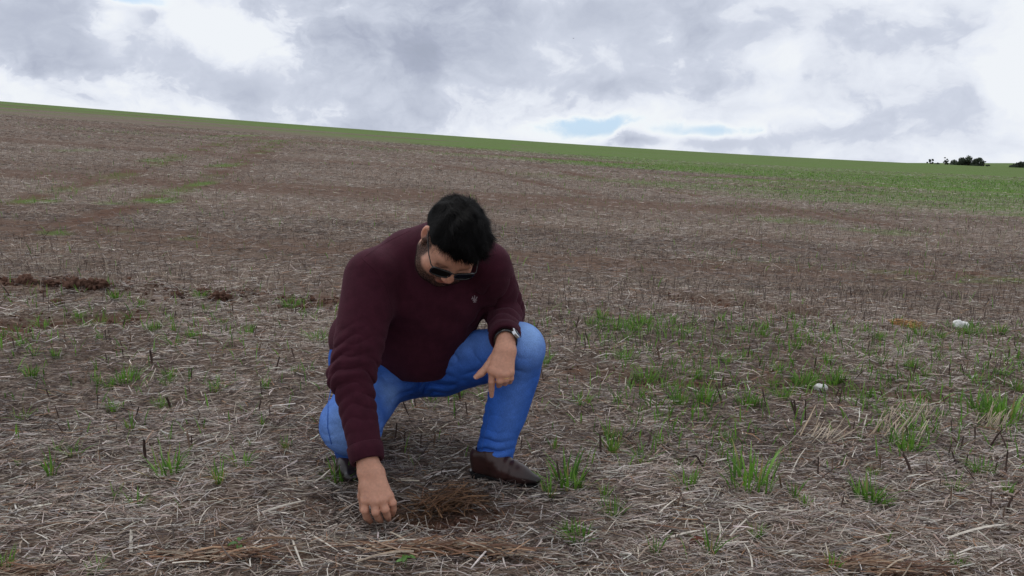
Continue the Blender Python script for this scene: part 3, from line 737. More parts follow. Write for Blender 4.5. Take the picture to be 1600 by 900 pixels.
    f.cap(W(584, 540, 2.84), W(662, 546, 2.74), .125, .13, .05); f.cap(W(567, 530, 2.93), W(660, 520, 2.88), .128, .13, .05)
    f.cap(W(628, 500, 2.74), W(684, 492, 2.70), .145, .145, .06)
    f.cap(W(628, 455, 2.65), W(704, 448, 2.65), .128, .122, .06); f.ell(W(655, 430, 2.76), (.17, .14, .15), k=.06)
    f.cap(W(594, 428, 2.62), W(688, 388, 2.62), .092, .086, .05); f.cap(W(640, 398, 2.66), W(690, 388, 2.64), .088, .086, .04); f.cap(W(690, 392, 2.62), W(754, 415, 2.62), .082, .080, .05)
    f.cap(W(690, 392, 2.62), W(697, 380, 2.57), .083, .076, .02)
    f.cap(J['shR'], J['elR'], .094, .073, .045); f.cap(J['elR'], J['wrR'] + (J['elR'] - J['wrR']) * .05, .064, .0465, .012)
    f.cap(J['shL'], J['elL'], .080, .070, .04); f.cap(J['elL'], J['wrL'], .066, .050, .012)
    f.ell(J['elR'] + np.array([-.035, .03, .0]), (.045, .05, .04), k=.03)
    # folds: rings round the elbow, drags from the armpit
    def arm_folds(a, b, n, amp, c0, wid, seed, tilt=.0):
        v = b - a; L = np.linalg.norm(v); u = v / L; sidev = unit(np.cross(u, (0, 1, 0)))
        def g(x, y, z):
            t = ((x - a[0]) * u[0] + (y - a[1]) * u[1] + (z - a[2]) * u[2]) / L; w = (x - a[0]) * sidev[0] + (y - a[1]) * sidev[1] + (z - a[2]) * sidev[2]
            r = np.sqrt(np.maximum(((x - a[0]) ** 2 + (y - a[1]) ** 2 + (z - a[2]) ** 2) - (t * L) ** 2, 0))
            ph = t * n * math.tau + tilt * w * 40 + 1.8 * np.sin(w * 38 + seed) + .9 * np.sin(w * 71 + t * 9 + seed * 2)
            ridge = .35 * np.cos(ph) + 1.15 * np.exp(-(np.sin(ph / 2) / .21) ** 2) * (.55 + .45 * np.sin(w * 34 + t * 11 + seed))
            return amp * 1.9 * ridge * np.exp(-((t - c0) / wid) ** 2) * (r < .16)
        return g
    bx = lambda *p: (np.min(p, 0) - .16, np.max(p, 0) + .16)
    f.warp(*bx(J['shR'], J['elR']), arm_folds(J['shR'], J['elR'], 7, .0030, .92, .26, 1.0))
    f.warp(*bx(J['elR'], J['wrR']), arm_folds(J['elR'], J['wrR'], 7, .0024, .12, .45, 2.0, .5))
    f.warp(*bx(J['shL'], J['elL']), arm_folds(J['shL'], J['elL'], 5, .0028, .85, .4, 3.0))
    f.warp(*bx(J['elL'], J['wrL']), arm_folds(J['elL'], J['wrL'], 5, .0032, .35, .4, 4.0, -.3))
    # slack folds over belly and chest
    def slack(x, y, z):
        a = np.sin((x * 24 + z * 34) + 2.1 * np.sin(z * 13 + x * 6)) * np.exp(-(((x + .27) / .2) ** 2 + ((z - .60) / .17) ** 2)); return .0028 * a
    f.warp((-.6, 2.3, .35), (.1, 2.9, .9), slack)
    # seam from collar to armpit on either side
    for sl in ([W(640, 383, 2.48), W(600, 420, 2.48), W(612, 470, 2.48), W(618, 520, 2.5)], [W(748, 385, 2.5), W(757, 430, 2.5), W(752, 475, 2.54)]):
        pass
    # openings: collar, wrists, hem
    f.cap(J['neck'] * .5 + H((0, -.03, -.05)) * .5, H((0, -.02, -.03)), .062, .066, .004, 'cut')
    aR = unit(J['wrR'] - J['elR']); cR = J['wrR'] - aR * .010; f.halfin(cR, aR, cR - .1, cR + np.array([.1, .1, .1]), .004)
    aL = unit(J['wrL'] - J['elL']); cL = J['wrL'] - aL * .002; f.halfin(cL, aL, cL - .085, cL + .085, .004)
    f.cap(cR - aR * .03, cR + aR * .03, .036, .036, .003, 'cut'); f.cap(cL - aL * .03, cL + aL * .03, .036, .036, .003, 'cut')
    # the hem follows the lap
    f.halfin(W(655, 592, 2.74), unit((.06, -.05, -1)), np.array([-.42, 2.52, .05]), np.array([.0, 3.2, .8]), .012)
    knit = np.array((.041, .0088, .0165))
    def knit_col(V):
        c = np.repeat(knit[None], len(V), 0) * (1 + .25 * (n3(V, 14, 3) - .5))[:, None]; return c
    sw = field_obj('sweater', f, MAT_KNIT, root, knit_col, 1)
    # rib cuffs
    for (e, w, ra, rb, ln) in ((J['elR'], J['wrR'] - aR * .006, .0535, .0500, .050), (J['elL'], J['wrL'] + aL * .002, .0555, .0510, .042)):
        u = unit(w - e); s1 = unit(np.cross(u, (0, 1, .2))); s2 = np.cross(u, s1); V = []; m = 72
        prof = [(-ln, ra - .004), (-ln + .003, ra), (-ln * .5, (ra + rb) / 2 + .0006), (-.004, rb), (0, rb - .002), (0, rb - .008), (-.02, rb - .010)]
        for d, r in prof:
            for i in range(m):
                an = math.tau * i / m; rr = r + (.0007 if i % 2 else -.0007); V.append(w + u * d + (s1 * math.cos(an) + s2 * math.sin(an)) * rr)
        Fq = [[j * m + i, j * m + (i + 1) % m, (j + 1) * m + (i + 1) % m, (j + 1) * m + i] for j in range(len(prof) - 1) for i in range(m)]
        mesh_obj('cuff', np.array(V) - parent_origin(sw), np.array(Fq), MAT_KNIT, sw, attrs={'tint': np.repeat([knit * .92], len(V), 0)})
    # the small stitched mark on the chest: three crossing strokes fanning up
    def on_cloth(px, py):
        dr = unit(W(px, py, 1.) - CAMP); dg = bpy.context.evaluated_depsgraph_get(); return dr
    from mathutils.bvhtree import BVHTree
    bv = BVHTree.FromPolygons([tuple(v.co) for v in sw.data.vertices], [tuple(p.vertices) for p in sw.data.polygons])
    O = parent_origin(sw)
    def hit(px, py):
        dr = unit(W(px, py, 1.) - CAMP); h_ = bv.ray_cast(tuple(CAMP - O), tuple(dr)); return (np.array(h_[0]), np.array(h_[1])) if h_[0] is not None else (W(px, py, 2.5) - O, np.array((0, -1, 0)))
    V, Fq = [], []
    for (a, b) in [((741.5, 471), (738.0, 463.5)), ((741.5, 471), (741.5, 461.5)), ((741.5, 471), (745.5, 463.5)), ((738.5, 469.5), (745, 468.8)), ((739.5, 472), (743.8, 471.5)), ((736.5, 467), (739.5, 466.2))]:
        p, n_ = hit(*a); q, _ = hit(*b); s = unit(np.cross(q - p, n_)) * .0012; o = len(V); up = n_ * .0012
        if n_ @ (p - (CAMP - O)) > 0: up = -up
        V += [p - s + up, p + s + up, q + s + up, q - s + up, p - s, p + s, q + s, q - s]; Fq += [[o, o + 1, o + 2, o + 3], [o, o + 4, o + 5, o + 1], [o + 1, o + 5, o + 6, o + 2], [o + 2, o + 6, o + 7, o + 3], [o + 3, o + 7, o + 4, o]]
    mesh_obj('chest_emblem', np.array(V), np.array(Fq), MAT_THREAD, sw, smooth=False)

    def cloth_seam(pts):
        P = []; V = []
        for i in range(len(pts) - 1):
            for q in range(8):
                t = q / 8; r_ = hit(pts[i][0] + (pts[i + 1][0] - pts[i][0]) * t, pts[i][1] + (pts[i + 1][1] - pts[i][1]) * t); n_ = r_[1]; P.append((r_[0], n_ if n_ @ (r_[0] - (CAMP - O)) < 0 else -n_))
        for i, (p, n_) in enumerate(P):
            d = P[min(i + 1, len(P) - 1)][0] - P[max(i - 1, 0)][0]; s_ = unit(np.cross(d, n_)); V += [p - s_ * .0030, p - s_ * .001 + n_ * .0010, p + s_ * .001 + n_ * .0010, p + s_ * .0030]
        Fq = [[i * 4 + j, i * 4 + j + 1, i * 4 + j + 5, i * 4 + j + 4] for i in range(len(P) - 1) for j in range(3)]
        mesh_obj('seam', np.array(V), np.array(Fq), MAT_KNIT, sw, attrs={'tint': np.repeat([knit * .9], len(V), 0)})
    cloth_seam([(566, 404), (588, 424), (604, 450), (613, 482), (611, 512)]); cloth_seam([(642, 360), (612, 374), (588, 388), (567, 403)])

    # -------- jeans
    f = Field(lo, hi, .0037)
    pel = (J['hipR'] + J['hipL']) / 2
    f.cap(J['hipR'] + np.array([-.03, .07, .0]), J['hipL'] + np.array([.0, .07, .0]), .135, .125, .05); f.cap(W(568, 562, 2.92), W(640, 560, 2.90), .13, .12, .05)
    f.cap(W(612, 575, 2.78), W(690, 572, 2.80), .085, .080, .04); f.cap(J['hipR'] + np.array([-.01, 0, 0]), J['kneeR'], .122, .094, .05); f.cap(J['kneeR'], J['ankR'], .090, .064, .03)
    f.ell(J['kneeR'] + np.array([0, -.02, -.005]), (.094, .088, .088), k=.03)
    f.cap(J['hipL'], J['kneeL'], .112, .080, .05); f.cap(J['kneeL'], J['ankL'], .066, .0635, .03)
    f.ell(J['kneeL'] + np.array([.000, -.01, .004]), (.067, .072, .075), k=.04); f.cap(W(810, 583, 2.60), W(795, 640, 2.63), .069, .058, .05)
    # folds at crotch, back of the knees, stacked cuffs
    def ridges(p, u, wv, n, amp, wid, seed):
        p = np.asarray(p); u = unit(u); wv = unit(wv)
        def g(x, y, z):
            t = (x - p[0]) * u[0] + (y - p[1]) * u[1] + (z - p[2]) * u[2]; w = (x - p[0]) * wv[0] + (y - p[1]) * wv[1] + (z - p[2]) * wv[2]
            q = (x - p[0]) ** 2 + (y - p[1]) ** 2 + (z - p[2]) ** 2
            ph = t * n + 1.5 * np.sin(w * 30 + seed) + .7 * np.sin(w * 63 + seed * 3)
            return amp * 1.7 * (.35 * np.cos(2 * ph) + 1.15 * np.exp(-(np.sin(ph) / .28) ** 2) * (.6 + .4 * np.sin(w * 40 + seed * 2))) * np.exp(-q / wid ** 2)
        return (p - wid * 2, p + wid * 2, g)
    la = unit(J['ankL'] - J['kneeL'])
    f.warp(*ridges(J['ankL'] - la * .030 + np.array((-.01, -.06, 0)), unit(la + np.array((.25, 0, 0))), (1, 0, 0), 95, .0060, .060, 1.2)); f.warp(*ridges(J['kneeL'] + la * .085, unit((.5, 0, .85)), (1, 0, -.5), 60, .0026, .06, 2.2))
    f.warp(*ridges(W(660, 596, 2.72), unit((.35, 0, -1)), (1, 0, .3), 75, .0055, .10, .4)); f.warp(*ridges(W(597, 690, 2.5), unit((.2, 0, 1)), (1, 0, 0), 95, .0055, .05, 3.0))
    f.warp(*ridges(W(516, 668, 2.48), unit((.5, 0, .8)), (1, 0, -.6), 70, .0030, .05, 2.7)); f.warp(*ridges(W(610, 615, 2.62), unit((.6, 0, .8)), (1, 0, -.6), 55, .004, .09, 5.1))
    f.warp(*ridges(W(735, 560, 2.62), unit((.9, 0, .3)), (0, 0, 1), 38, .003, .12, 4.1)); f.warp(*ridges(W(806, 566, 2.50), unit((.6, 0, 1)), (1, 0, -.6), 62, .0042, .035, .9)); f.warp(*ridges(W(690, 592, 2.72), unit((.2, 0, 1)), (1, 0, -.2), 62, .0045, .07, 1.9)); f.warp(*ridges(W(770, 640, 2.62), unit((.7, 0, .7)), (1, 0, -.7), 60, .003, .07, 3.3))
    # hems cut square and open round the ankle
    e = J['ankL'] + la * .012; f.halfin(e, unit(la + np.array([-.08, -.12, 0])), e - .12, e + .12, .006); f.cap(e - la * .02, e + la * .1, .050, .050, .004, 'cut')
    ra_ = unit(J['ankR'] - J['kneeR']); e2 = J['ankR'] + ra_ * .0; f.halfin(e2, ra_, e2 - .1, e2 + .1, .006)
    # side seam and turned hem
    sR = [W(516, 590, 2.58), W(512, 640, 2.44), W(522, 690, 2.42)]
    den, fade = np.array((.026, .104, .43)), np.array((.22, .365, .68))
    def den_col(V):
        w = np.zeros(len(V))
        w = np.maximum(w, gauss(V, J['kneeL'] + np.array([.03, -.04, .06]), .085)); w = np.maximum(w, .8 * gauss(V, J['kneeR'] + np.array([0, -.07, .0]), .10)); w = np.maximum(w, .75 * gauss(V, W(620, 612, 2.62), .07))
        t, d = seg_t(V, J['kneeL'] + np.array([.02, -.07, 0]), J['ankL'] + np.array([.02, -.07, 0])); w = np.maximum(w, .30 * np.exp(-(d / .05) ** 2) * (1 - .7 * t))
        t, d = seg_t(V, J['hipL'] + np.array([0, -.1, .06]), J['kneeL'] + np.array([0, -.05, .06])); w = np.maximum(w, .35 * np.exp(-(d / .06) ** 2))
        w = np.clip(w * (.75 + .5 * n3(V, 22, 6)), 0, 1)[:, None]; return (den * (1 - w) + fade * w) * (1 + .2 * (n3(V, 50, 8) - .5))[:, None]
    je = field_obj('jeans', f, MAT_DENIM, root, den_col, 1)
    bj = BVHTree.FromPolygons([tuple(v.co) for v in je.data.vertices], [tuple(p.vertices) for p in je.data.polygons]); Oj = parent_origin(je)
    def seam(name, pts, w=.0022, h=.0016, col=(.035, .10, .36)):
        V = []
        for i in range(len(pts) - 1):
            for q in range(6 if i < len(pts) - 2 else 7):
                t = q / 6; a = pts[i]; px, py = a[0] + (pts[i + 1][0] - a[0]) * t, a[1] + (pts[i + 1][1] - a[1]) * t
                dr = unit(W(px, py, 1.) - CAMP); h_ = bj.ray_cast(tuple(CAMP - Oj), tuple(dr))
                if h_[0] is None: continue
                n_ = np.array(h_[1]); n_ = -n_ if n_ @ dr > 0 else n_; V.append((np.array(h_[0]), n_))
        if len(V) < 2: return
        P = []; 
        for i, (p, n_) in enumerate(V):
            d = V[min(i + 1, len(V) - 1)][0] - V[max(i - 1, 0)][0]; s = unit(np.cross(d, n_)) * w; P += [p - s, p - s * .5 + n_ * h, p + s * .5 + n_ * h, p + s]
        Fq = [[i * 4 + j, i * 4 + j + 1, i * 4 + j + 5, i * 4 + j + 4] for i in range(len(V) - 1) for j in range(3)]
        mesh_obj(name, np.array(P), np.array(Fq), MAT_DENIM, je, attrs={'tint': np.repeat([col], len(P), 0)})
    seam('seam', [(521, 590), (513, 630), (512, 668), (518, 694)]); seam('seam', [(664, 590), (657, 605)]); seam('seam', [(766, 640), (757, 680), (752, 708)])

    # -------- shoes
    def shoe(heel, toe, up, nm, label, lift=0.0):
        heel, toe = np.asarray(heel), np.asarray(toe); fw = unit(toe - heel); L = np.linalg.norm(toe - heel); up = unit(up - fw * (up @ fw)); sd = np.cross(fw, up)
        B = np.stack([sd, fw, up], 1); g = Field(np.minimum(heel, toe) - .16, np.maximum(heel, toe) + .17, .003); g.frame(heel, B, L / .30)
        g.cap((0, .035, .050), (0, .075, .055), .036, .040, .02); g.cap((0, .036, .026), (0, .13, .026), .037, .038, .015); g.cap((0, .03, .08), (0, .075, .090), .036, .042, .03)      # heel counter, ankle shaft
        g.cap((0, .10, .060), (0, .19, .038), .043, .036, .03); g.cap((0, .15, .034), (.004, .215, .030), .042, .038, .03, flat=((0, 0, 1), 1.25))
        g.cap((.004, .21, .028), (.0, .278, .022), .037, .020, .03, flat=((0, 0, 1), 1.35))
        # creases across the vamp
        def cr(x, y, z):
            q = np.stack(np.broadcast_arrays(x - heel[0], y - heel[1], z - heel[2]), -1) @ fw / (L / .30)
            return .0013 * np.sin(q * 150 + 2 * np.sin(q * 40)) * np.exp(-((q - .175) / .035) ** 2)
        g.warp(g.lo, g.lo + g.n * g.h, cr)
        g.half((0, 0, .004), (0, 0, -1), .003)
        g.half((0, .05, .104), (0, -.12, 1), .003); g.cap((0, .05, .10), (0, .06, .2), .033, .035, .003, 'cut')
        g.frame()
        leather = np.array((.036, .015, .0135)); dark = np.array((.012, .0085, .009))
        def lc(V):
            q = (V - heel) @ fw / L; zz = (V - heel) @ up; w = np.clip(sstep(.62, .98, q) + .5 * (n3(V, 25, 2) - .5), 0, 1)[:, None]; return leather * (1 - w) + dark * w
        s = field_obj(nm, g, MAT_LEATHER, root, lc, 1); s['label'] = label
        # sole and stacked heel
        k = L / .30; out = []
        N = 40
        prof = [(.0, .0), ]
        pts = []
        for i in range(N):
            an = math.tau * i / N; yv = .142 + .146 * -math.cos(an); wv = .040 * (abs(math.sin(an)) ** .5) * (1 - .18 * math.exp(-((yv - .10) / .04) ** 2)) * (1 - .35 * sstep(.2, .285, yv)); pts.append((wv * (1 if math.sin(an) > 0 else -1), yv))
        V, Fq = [], []
        for z in (-.006, .006):
            for x, y in pts: V.append(heel + B @ (np.array((x * 1.06, y, z)) * k))
        for i in range(N): Fq.append([i, (i + 1) % N, N + (i + 1) % N, N + i])
        mesh_obj('sole', np.array(V) - parent_origin(s), [np.array(Fq), np.array([list(range(N))[::-1]]), np.array([[N + i for i in range(N)]])], MAT_BLACK, s, smooth=False)
        V, Fq = [], []
        hp = [(.034 * math.cos(a), .036 + .036 * math.sin(a)) for a in np.linspace(0, math.tau, 20, endpoint=False)]
        for z in (-.022, -.006):
            for x, y in hp: V.append(heel + B @ (np.array((x, y, z)) * k))
        for i in range(20): Fq.append([i, (i + 1) % 20, 20 + (i + 1) % 20, 20 + i])
        mesh_obj('heel', np.array(V) - parent_origin(s), [np.array(Fq), np.array([list(range(20))[::-1]])], MAT_BLACK, s, smooth=False)
        return s, heel, B, k
    def on_ground(px, py, d, h): p = W(px, py, d); return np.array([p[0], p[1], gz(p[0], p[1]) + h])
    hl = np.array([*gpix(737, 743), 0.]); hl[2] = gz(hl[0], hl[1]) + .030
    tl = np.array([*gpix(845, 766), 0.]); tl[2] = gz(tl[0], tl[1]) + .024
    s, hh, B, k = shoe(hl, tl, np.array((0, 0, 1.)), 'shoe', 'pointed brown leather shoe planted flat on the straw')
    # pull seam of the elastic side
    hr = J['ankR'] + np.array([.0, .07, -.005]); tr = W(548, 760, 2.50); tr[2] = gz(tr[0], tr[1]) + .014
    shoe(hr, tr, np.array((0, -.35, 1.)), 'shoe', 'dark shoe under the lowered knee, heel raised')

    # -------- hair: a cap of hair with single strands over it
    f = Field(HO - .2, HO + .2, .0028); f.frame(HO, HR, HS)
    f.ell((0, -.014, .034), (.083, .104, .092), k=.02); f.ell((0, .022, .072), (.070, .070, .058), k=.03); f.ell((.0, -.07, .0), (.072, .048, .062), k=.03); f.ell((.028, .035, .085), (.045, .050, .040), k=.025)
    # hairline: forehead, temples, above the ears, nape
    f.halfin_local = None
    def carve(x, y, z):
        X = np.stack(np.broadcast_arrays(x - HO[0], y - HO[1], z - HO[2]), -1) @ HR / HS
        lx, ly, lz = np.abs(X[..., 0]), X[..., 1], X[..., 2]
        line = np.interp(ly, [-.10, -.05, -.025, -.012, .012, .030, .040, .055, .10], [-.070, -.055, -.030, .012, .015, -.005, .026, .050, .058])
        line = line + .010 * np.sin(X[..., 0] * 120 + 1) * (ly > .05) + np.where(ly > .045, .10 * np.maximum(0, lx - .045), 0)
        return np.where(lz < line, .02 + (line - lz) * .6, 0.0)
    f.warp(f.lo, f.lo + f.n * f.h, carve)
    def lumps(x, y, z):
        X = np.stack(np.broadcast_arrays(x - HO[0], y - HO[1], z - HO[2]), -1) @ HR / HS
        return .0032 * np.sin(X[..., 0] * 105 + 2.2 * np.sin(X[..., 1] * 44) + 1.3 * np.sin(X[..., 2] * 60)) * sstep(.02, .06, X[..., 2])
    f.warp(f.lo, f.lo + f.n * f.h, lumps)
    f.frame()
    hair = field_obj('hair', f, MAT_HAIR, root, (.0038, .0034, .0036), 2)
    V = np.array([v.co[:] for v in hair.data.vertices]) + parent_origin(hair); N = np.array([v.normal[:] for v in hair.data.vertices]); loc = (V - HO) @ HR / HS
    nS = 30000; pk = RNG.integers(0, len(V), nS); p, nn, ll = V[pk], N[pk], loc[pk]
    # strands run from the whorl at the back towards the brow, sweeping to the right side
    flow = HR @ np.array((.35, 1.0, .15)); fl = np.repeat(flow[None], nS, 0)
    down = HR @ np.array((0, .25, -1.)); sidew = sstep(.045, .07, np.abs(ll[:, 0]))[:, None] + sstep(-.04, -.08, ll[:, 1])[:, None]; fl = fl * (1 - np.clip(sidew, 0, 1)) + down * np.clip(sidew, 0, 1)
    lock = np.stack([fbm(ll[:, 0] * 42 + i * 9, ll[:, 1] * 34 + ll[:, 2] * 30, 700 + i, 2) - .5 for i in range(3)], 1); fl = fl + lock * 2.6 + RNG.normal(0, .22, (nS, 3)); fl = fl - nn * (fl * nn).sum(1, keepdims=True); fl /= np.linalg.norm(fl, axis=1, keepdims=True) + 1e-9
    top = sstep(.03, .09, ll[:, 2]); lift = (.10 + .20 * top * RNG.uniform(.3, 1, nS))[:, None]; fly = RNG.uniform(0, 1, nS) < .05; lift = lift + (fly * .55)[:, None]; L = (.010 + .024 * top) * (1 + .25 * fly) * RNG.uniform(.5, 1.4, nS)
    s = np.cross(fl, nn); w = .00042
    st = []
    for t in (0, .5, 1):
        c = p + nn * .0002 + (fl * t + nn * lift * (t - .55 * t * t)) * L[:, None]; ww = w * (1 - .7 * t); st += [c - s * ww, c + s * ww]
    SV = np.stack(st, 1).reshape(-1, 3); b6 = (np.arange(nS) * 6)[:, None]; SF = np.concatenate([b6 + np.array([[0, 1, 3, 2]]), b6 + np.array([[2, 3, 5, 4]])])
    tint = np.repeat(np.array([(.0055, .005, .0052)]) * (RNG.uniform(.5, 1.6, (nS, 1)) * (.5 + 2.2 * np.clip(lock[:, :1] + .2, 0, 1))), 6, 0)
    so = mesh_obj('hair_strands', SV - parent_origin(hair), SF, MAT_HAIR, hair, attrs={'tint': tint}); so['kind'] = 'stuff'
    # eyebrows
    for sgn in (-1, 1):
        Vb, Fb = [], []
        for i in range(70):
            t = RNG.uniform(0, 1); a = np.array((sgn * (.012 + .038 * t), .0885 - .012 * t * t, .006 + .006 * math.sin(t * 2.6) - .004 * t)) + RNG.normal(0, .0016, 3) * np.array((1, .3, 1))
            b = a + np.array((sgn * .007, .0005, .0035 - .004 * t)); sv = np.array((0, .2, 1)) * .0008; o = len(Vb); Vb += [H(a - sv), H(a + sv), H(b)]; Fb.append([o, o + 1, o + 2])
        mesh_obj('eyebrow', np.array(Vb) - parent_origin(body), np.array(Fb), MAT_HAIR, body, attrs={'tint': np.repeat([[.012, .009, .008]], len(Vb), 0)})
    # short beard
    V = np.array([v.co[:] for v in body.data.vertices]) + parent_origin(body); N = np.array([v.normal[:] for v in body.data.vertices]); tint = np.zeros(len(V) * 4, np.float32); body.data.attributes['tint'].data.foreach_get('color', tint); dark = tint.reshape(-1, 4)[:, 0] < .27
    near = np.where(dark & (np.linalg.norm(V - HO, axis=1) < .17))[0]
    if len(near):
        nB = 11000; pk = RNG.choice(near, nB); p, nn = V[pk], N[pk]; d = nn * .55 + HR @ np.array((0, .2, -.8)) + RNG.normal(0, .3, (nB, 3)); d /= np.linalg.norm(d, axis=1, keepdims=True); s = np.cross(d, nn); s /= np.linalg.norm(s, axis=1, keepdims=True) + 1e-9
        Lb = RNG.uniform(.003, .008, nB)[:, None]; SV = np.stack([p - s * .00035, p + s * .00035, p + d * Lb], 1).reshape(-1, 3)
        bo = mesh_obj('beard', SV - parent_origin(root), np.arange(nB * 3).reshape(-1, 3), MAT_HAIR, root, attrs={'tint': np.repeat([[.016, .011, .010]], len(SV), 0)})

    # -------- sunglasses
    G = empty('sunglasses'); G.parent = root
    O = parent_origin(root)
    def tube(name, P, r, mat, parent, k=8, closed=False):
        P = [np.asarray(p) for p in P]; V, Fq = [], []; m = len(P)
        for i, p in enumerate(P):
            d = unit((P[(i + 1) % m] if closed or i < m - 1 else p) - (P[i - 1] if closed or i > 0 else p)); a = unit(np.cross(d, (.31, .2, .93))); b = np.cross(d, a)
            for j in range(k): V.append(p + (a * math.cos(math.tau * j / k) + b * math.sin(math.tau * j / k)) * r)
        for i in range(m if closed else m - 1):
            for j in range(k): Fq.append([i * k + j, i * k + (j + 1) % k, ((i + 1) % m) * k + (j + 1) % k, ((i + 1) % m) * k + j])
        return mesh_obj(name, np.array(V) - parent_origin(parent), np.array(Fq), mat, parent)
    for sgn in (-1, 1):
        rim = []
        for i in range(28):
            a = math.tau * i / 28; ca, sa = math.cos(a), math.sin(a); ux = .0290 * np.sign(ca) * abs(ca) ** .45; uz = (.0175 if sa > 0 else .0200) * np.sign(sa) * abs(sa) ** .60
            uz *= 1.0 - .12 * (ux * sgn < 0) * (sa < 0); X = sgn * .0365 + ux; rim.append(H((X, .1085 - 2.6 * X * X, -.0155 + uz)))
        fr = tube('frame', rim, .0030, MAT_BLACK, G, 8, True)
        c = H((sgn * .0365, .1085 - 2.6 * .0365 ** 2, -.0155)); nrm = unit(np.cross(rim[7] - c, rim[0] - c)); V = [c + HF * .001] + [q for q in rim]; Vb = [v - HF * .0022 for v in V]; n_ = len(rim)
        Fq = [[0, 1 + i, 1 + (i + 1) % n_] for i in range(n_)] + [[n_ + 1, n_ + 2 + (i + 1) % n_, n_ + 2 + i] for i in range(n_)]
        mesh_obj('lens', np.array(V + Vb) - parent_origin(G), np.array(Fq), MAT_LENS, G)
        tube('temple', [H((sgn * .064, .0975, -.004)), H((sgn * .071, .090, -.003)), H((sgn * .0775, .06, -.002)), H((sgn * .0815, .02, .004)), H((sgn * .083, -.012, .012)), H((sgn * .083, -.032, .000)), H((sgn * .080, -.042, -.016))], .0019, MAT_BLACK, G, 7)
    tube('bridge', [H((-.010, .1075, -.004)), H((0, .1110, .0)), H((.010, .1075, -.004))], .0019, MAT_BLACK, G, 7)

    # -------- wristwatch
    Wt = empty('wristwatch'); Wt.parent = root; wc = J['wrL'] + aL * .012; s1 = unit(np.cross(aL, (0, 1, .3))); s2 = np.cross(aL, s1)
    face_dir = unit(W(805, 534, 2.40) - W(791, 533, 2.46)); face_dir = unit(face_dir - aL * (face_dir @ aL)); t_dir = np.cross(aL, face_dir)
    V, Fq = [], []; m = 40
    for (d, r) in ((-.009, .0355), (-.009, .0385), (.009, .0375), (.009, .0345)):
        for i in range(m): an = math.tau * i / m; V.append(wc + aL * d + (face_dir * math.cos(an) + t_dir * math.sin(an)) * r)
    for j in range(4):
        for i in range(m): Fq.append([j * m + i, j * m + (i + 1) % m, ((j + 1) % 4) * m + (i + 1) % m, ((j + 1) % 4) * m + i])
    mesh_obj('strap', np.array(V) - parent_origin(Wt), np.array(Fq), MAT_BLACK, Wt)
    def disc(name, c, n_, r0, r1, h, mat, parent, k=32):
        a = unit(np.cross(n_, (.2, .1, 1))); b = np.cross(n_, a); V, Fq = [], []
        for (rr, hh) in ((r0, 0), (r0, h * .8), (r1, h), ):
            for i in range(k): V.append(c + n_ * hh + (a * math.cos(math.tau * i / k) + b * math.sin(math.tau * i / k)) * rr)
        for j in range(2):
            for i in range(k): Fq.append([j * k + i, j * k + (i + 1) % k, (j + 1) * k + (i + 1) % k, (j + 1) * k + i])
        return mesh_obj(name, np.array(V) - parent_origin(parent), [np.array(Fq), np.array([[2 * k + i for i in range(k)]])], mat, parent, smooth=False)
    disc('case', wc + face_dir * .036, face_dir, .0195, .0165, .010, MAT_STEEL, Wt)
    disc('dial', wc + face_dir * .0462, face_dir, .0135, .0130, .0009, MAT_BLACK, Wt)
    tube('hand', [wc + face_dir * .0478, wc + face_dir * .0478 + aL * .009], .0006, MAT_STEEL, Wt, 5); tube('hand', [wc + face_dir * .0478, wc + face_dir * .0478 + t_dir * .006], .0006, MAT_STEEL, Wt, 5)
    # -------- gold chain and ring
    ax = unit(H((0, -.03, -.05)) - J['neck']); nc = J['neck'] * .45 + H((0, -.03, -.05)) * .55; e1 = unit(np.cross(ax, (1, 0, .2))); e2 = np.cross(ax, e1); V, Fq = [], []
    cp = []
    for i in range(110):
        a = math.tau * i / 110; dv = e1 * math.cos(a) + e2 * math.sin(a); cp.append(nc + dv * .072 - ax * .004)
    from mathutils import Vector
    bb = BVHTree.FromPolygons([tuple(v.co) for v in body.data.vertices], [tuple(p.vertices) for p in body.data.polygons])
    for i, p in enumerate(cp):
        h_ = bb.find_nearest(tuple(p - O)); q = np.array(h_[0]) + np.array(h_[1]) * .0016; o = len(V)
        for (dx, dy, dz) in ((1, 0, 0), (-1, 0, 0), (0, 1, 0), (0, -1, 0), (0, 0, 1), (0, 0, -1)): V.append(q + np.array((dx, dy, dz)) * .0022)
        Fq += [[o + a_, o + b_, o + c_] for a_, b_, c_ in ((0, 2, 4), (2, 1, 4), (1, 3, 4), (3, 0, 4), (2, 0, 5), (1, 2, 5), (3, 1, 5), (0, 3, 5))]
    mesh_obj('neck_chain', np.array(V), np.array(Fq), MAT_GOLD, root, smooth=False)
    P = HAND_L['fingers'][2][0]; c = P[0] * .35 + P[1] * .65; d = unit(P[1] - P[0]); a = unit(np.cross(d, (1, 0, 0))); b = np.cross(d, a)
    tube('ring', [c + (a * math.cos(math.tau * i / 20) + b * math.sin(math.tau * i / 20)) * .0122 for i in range(20)], .0013, MAT_GOLD, root, 6, True)
    return root

build_person()
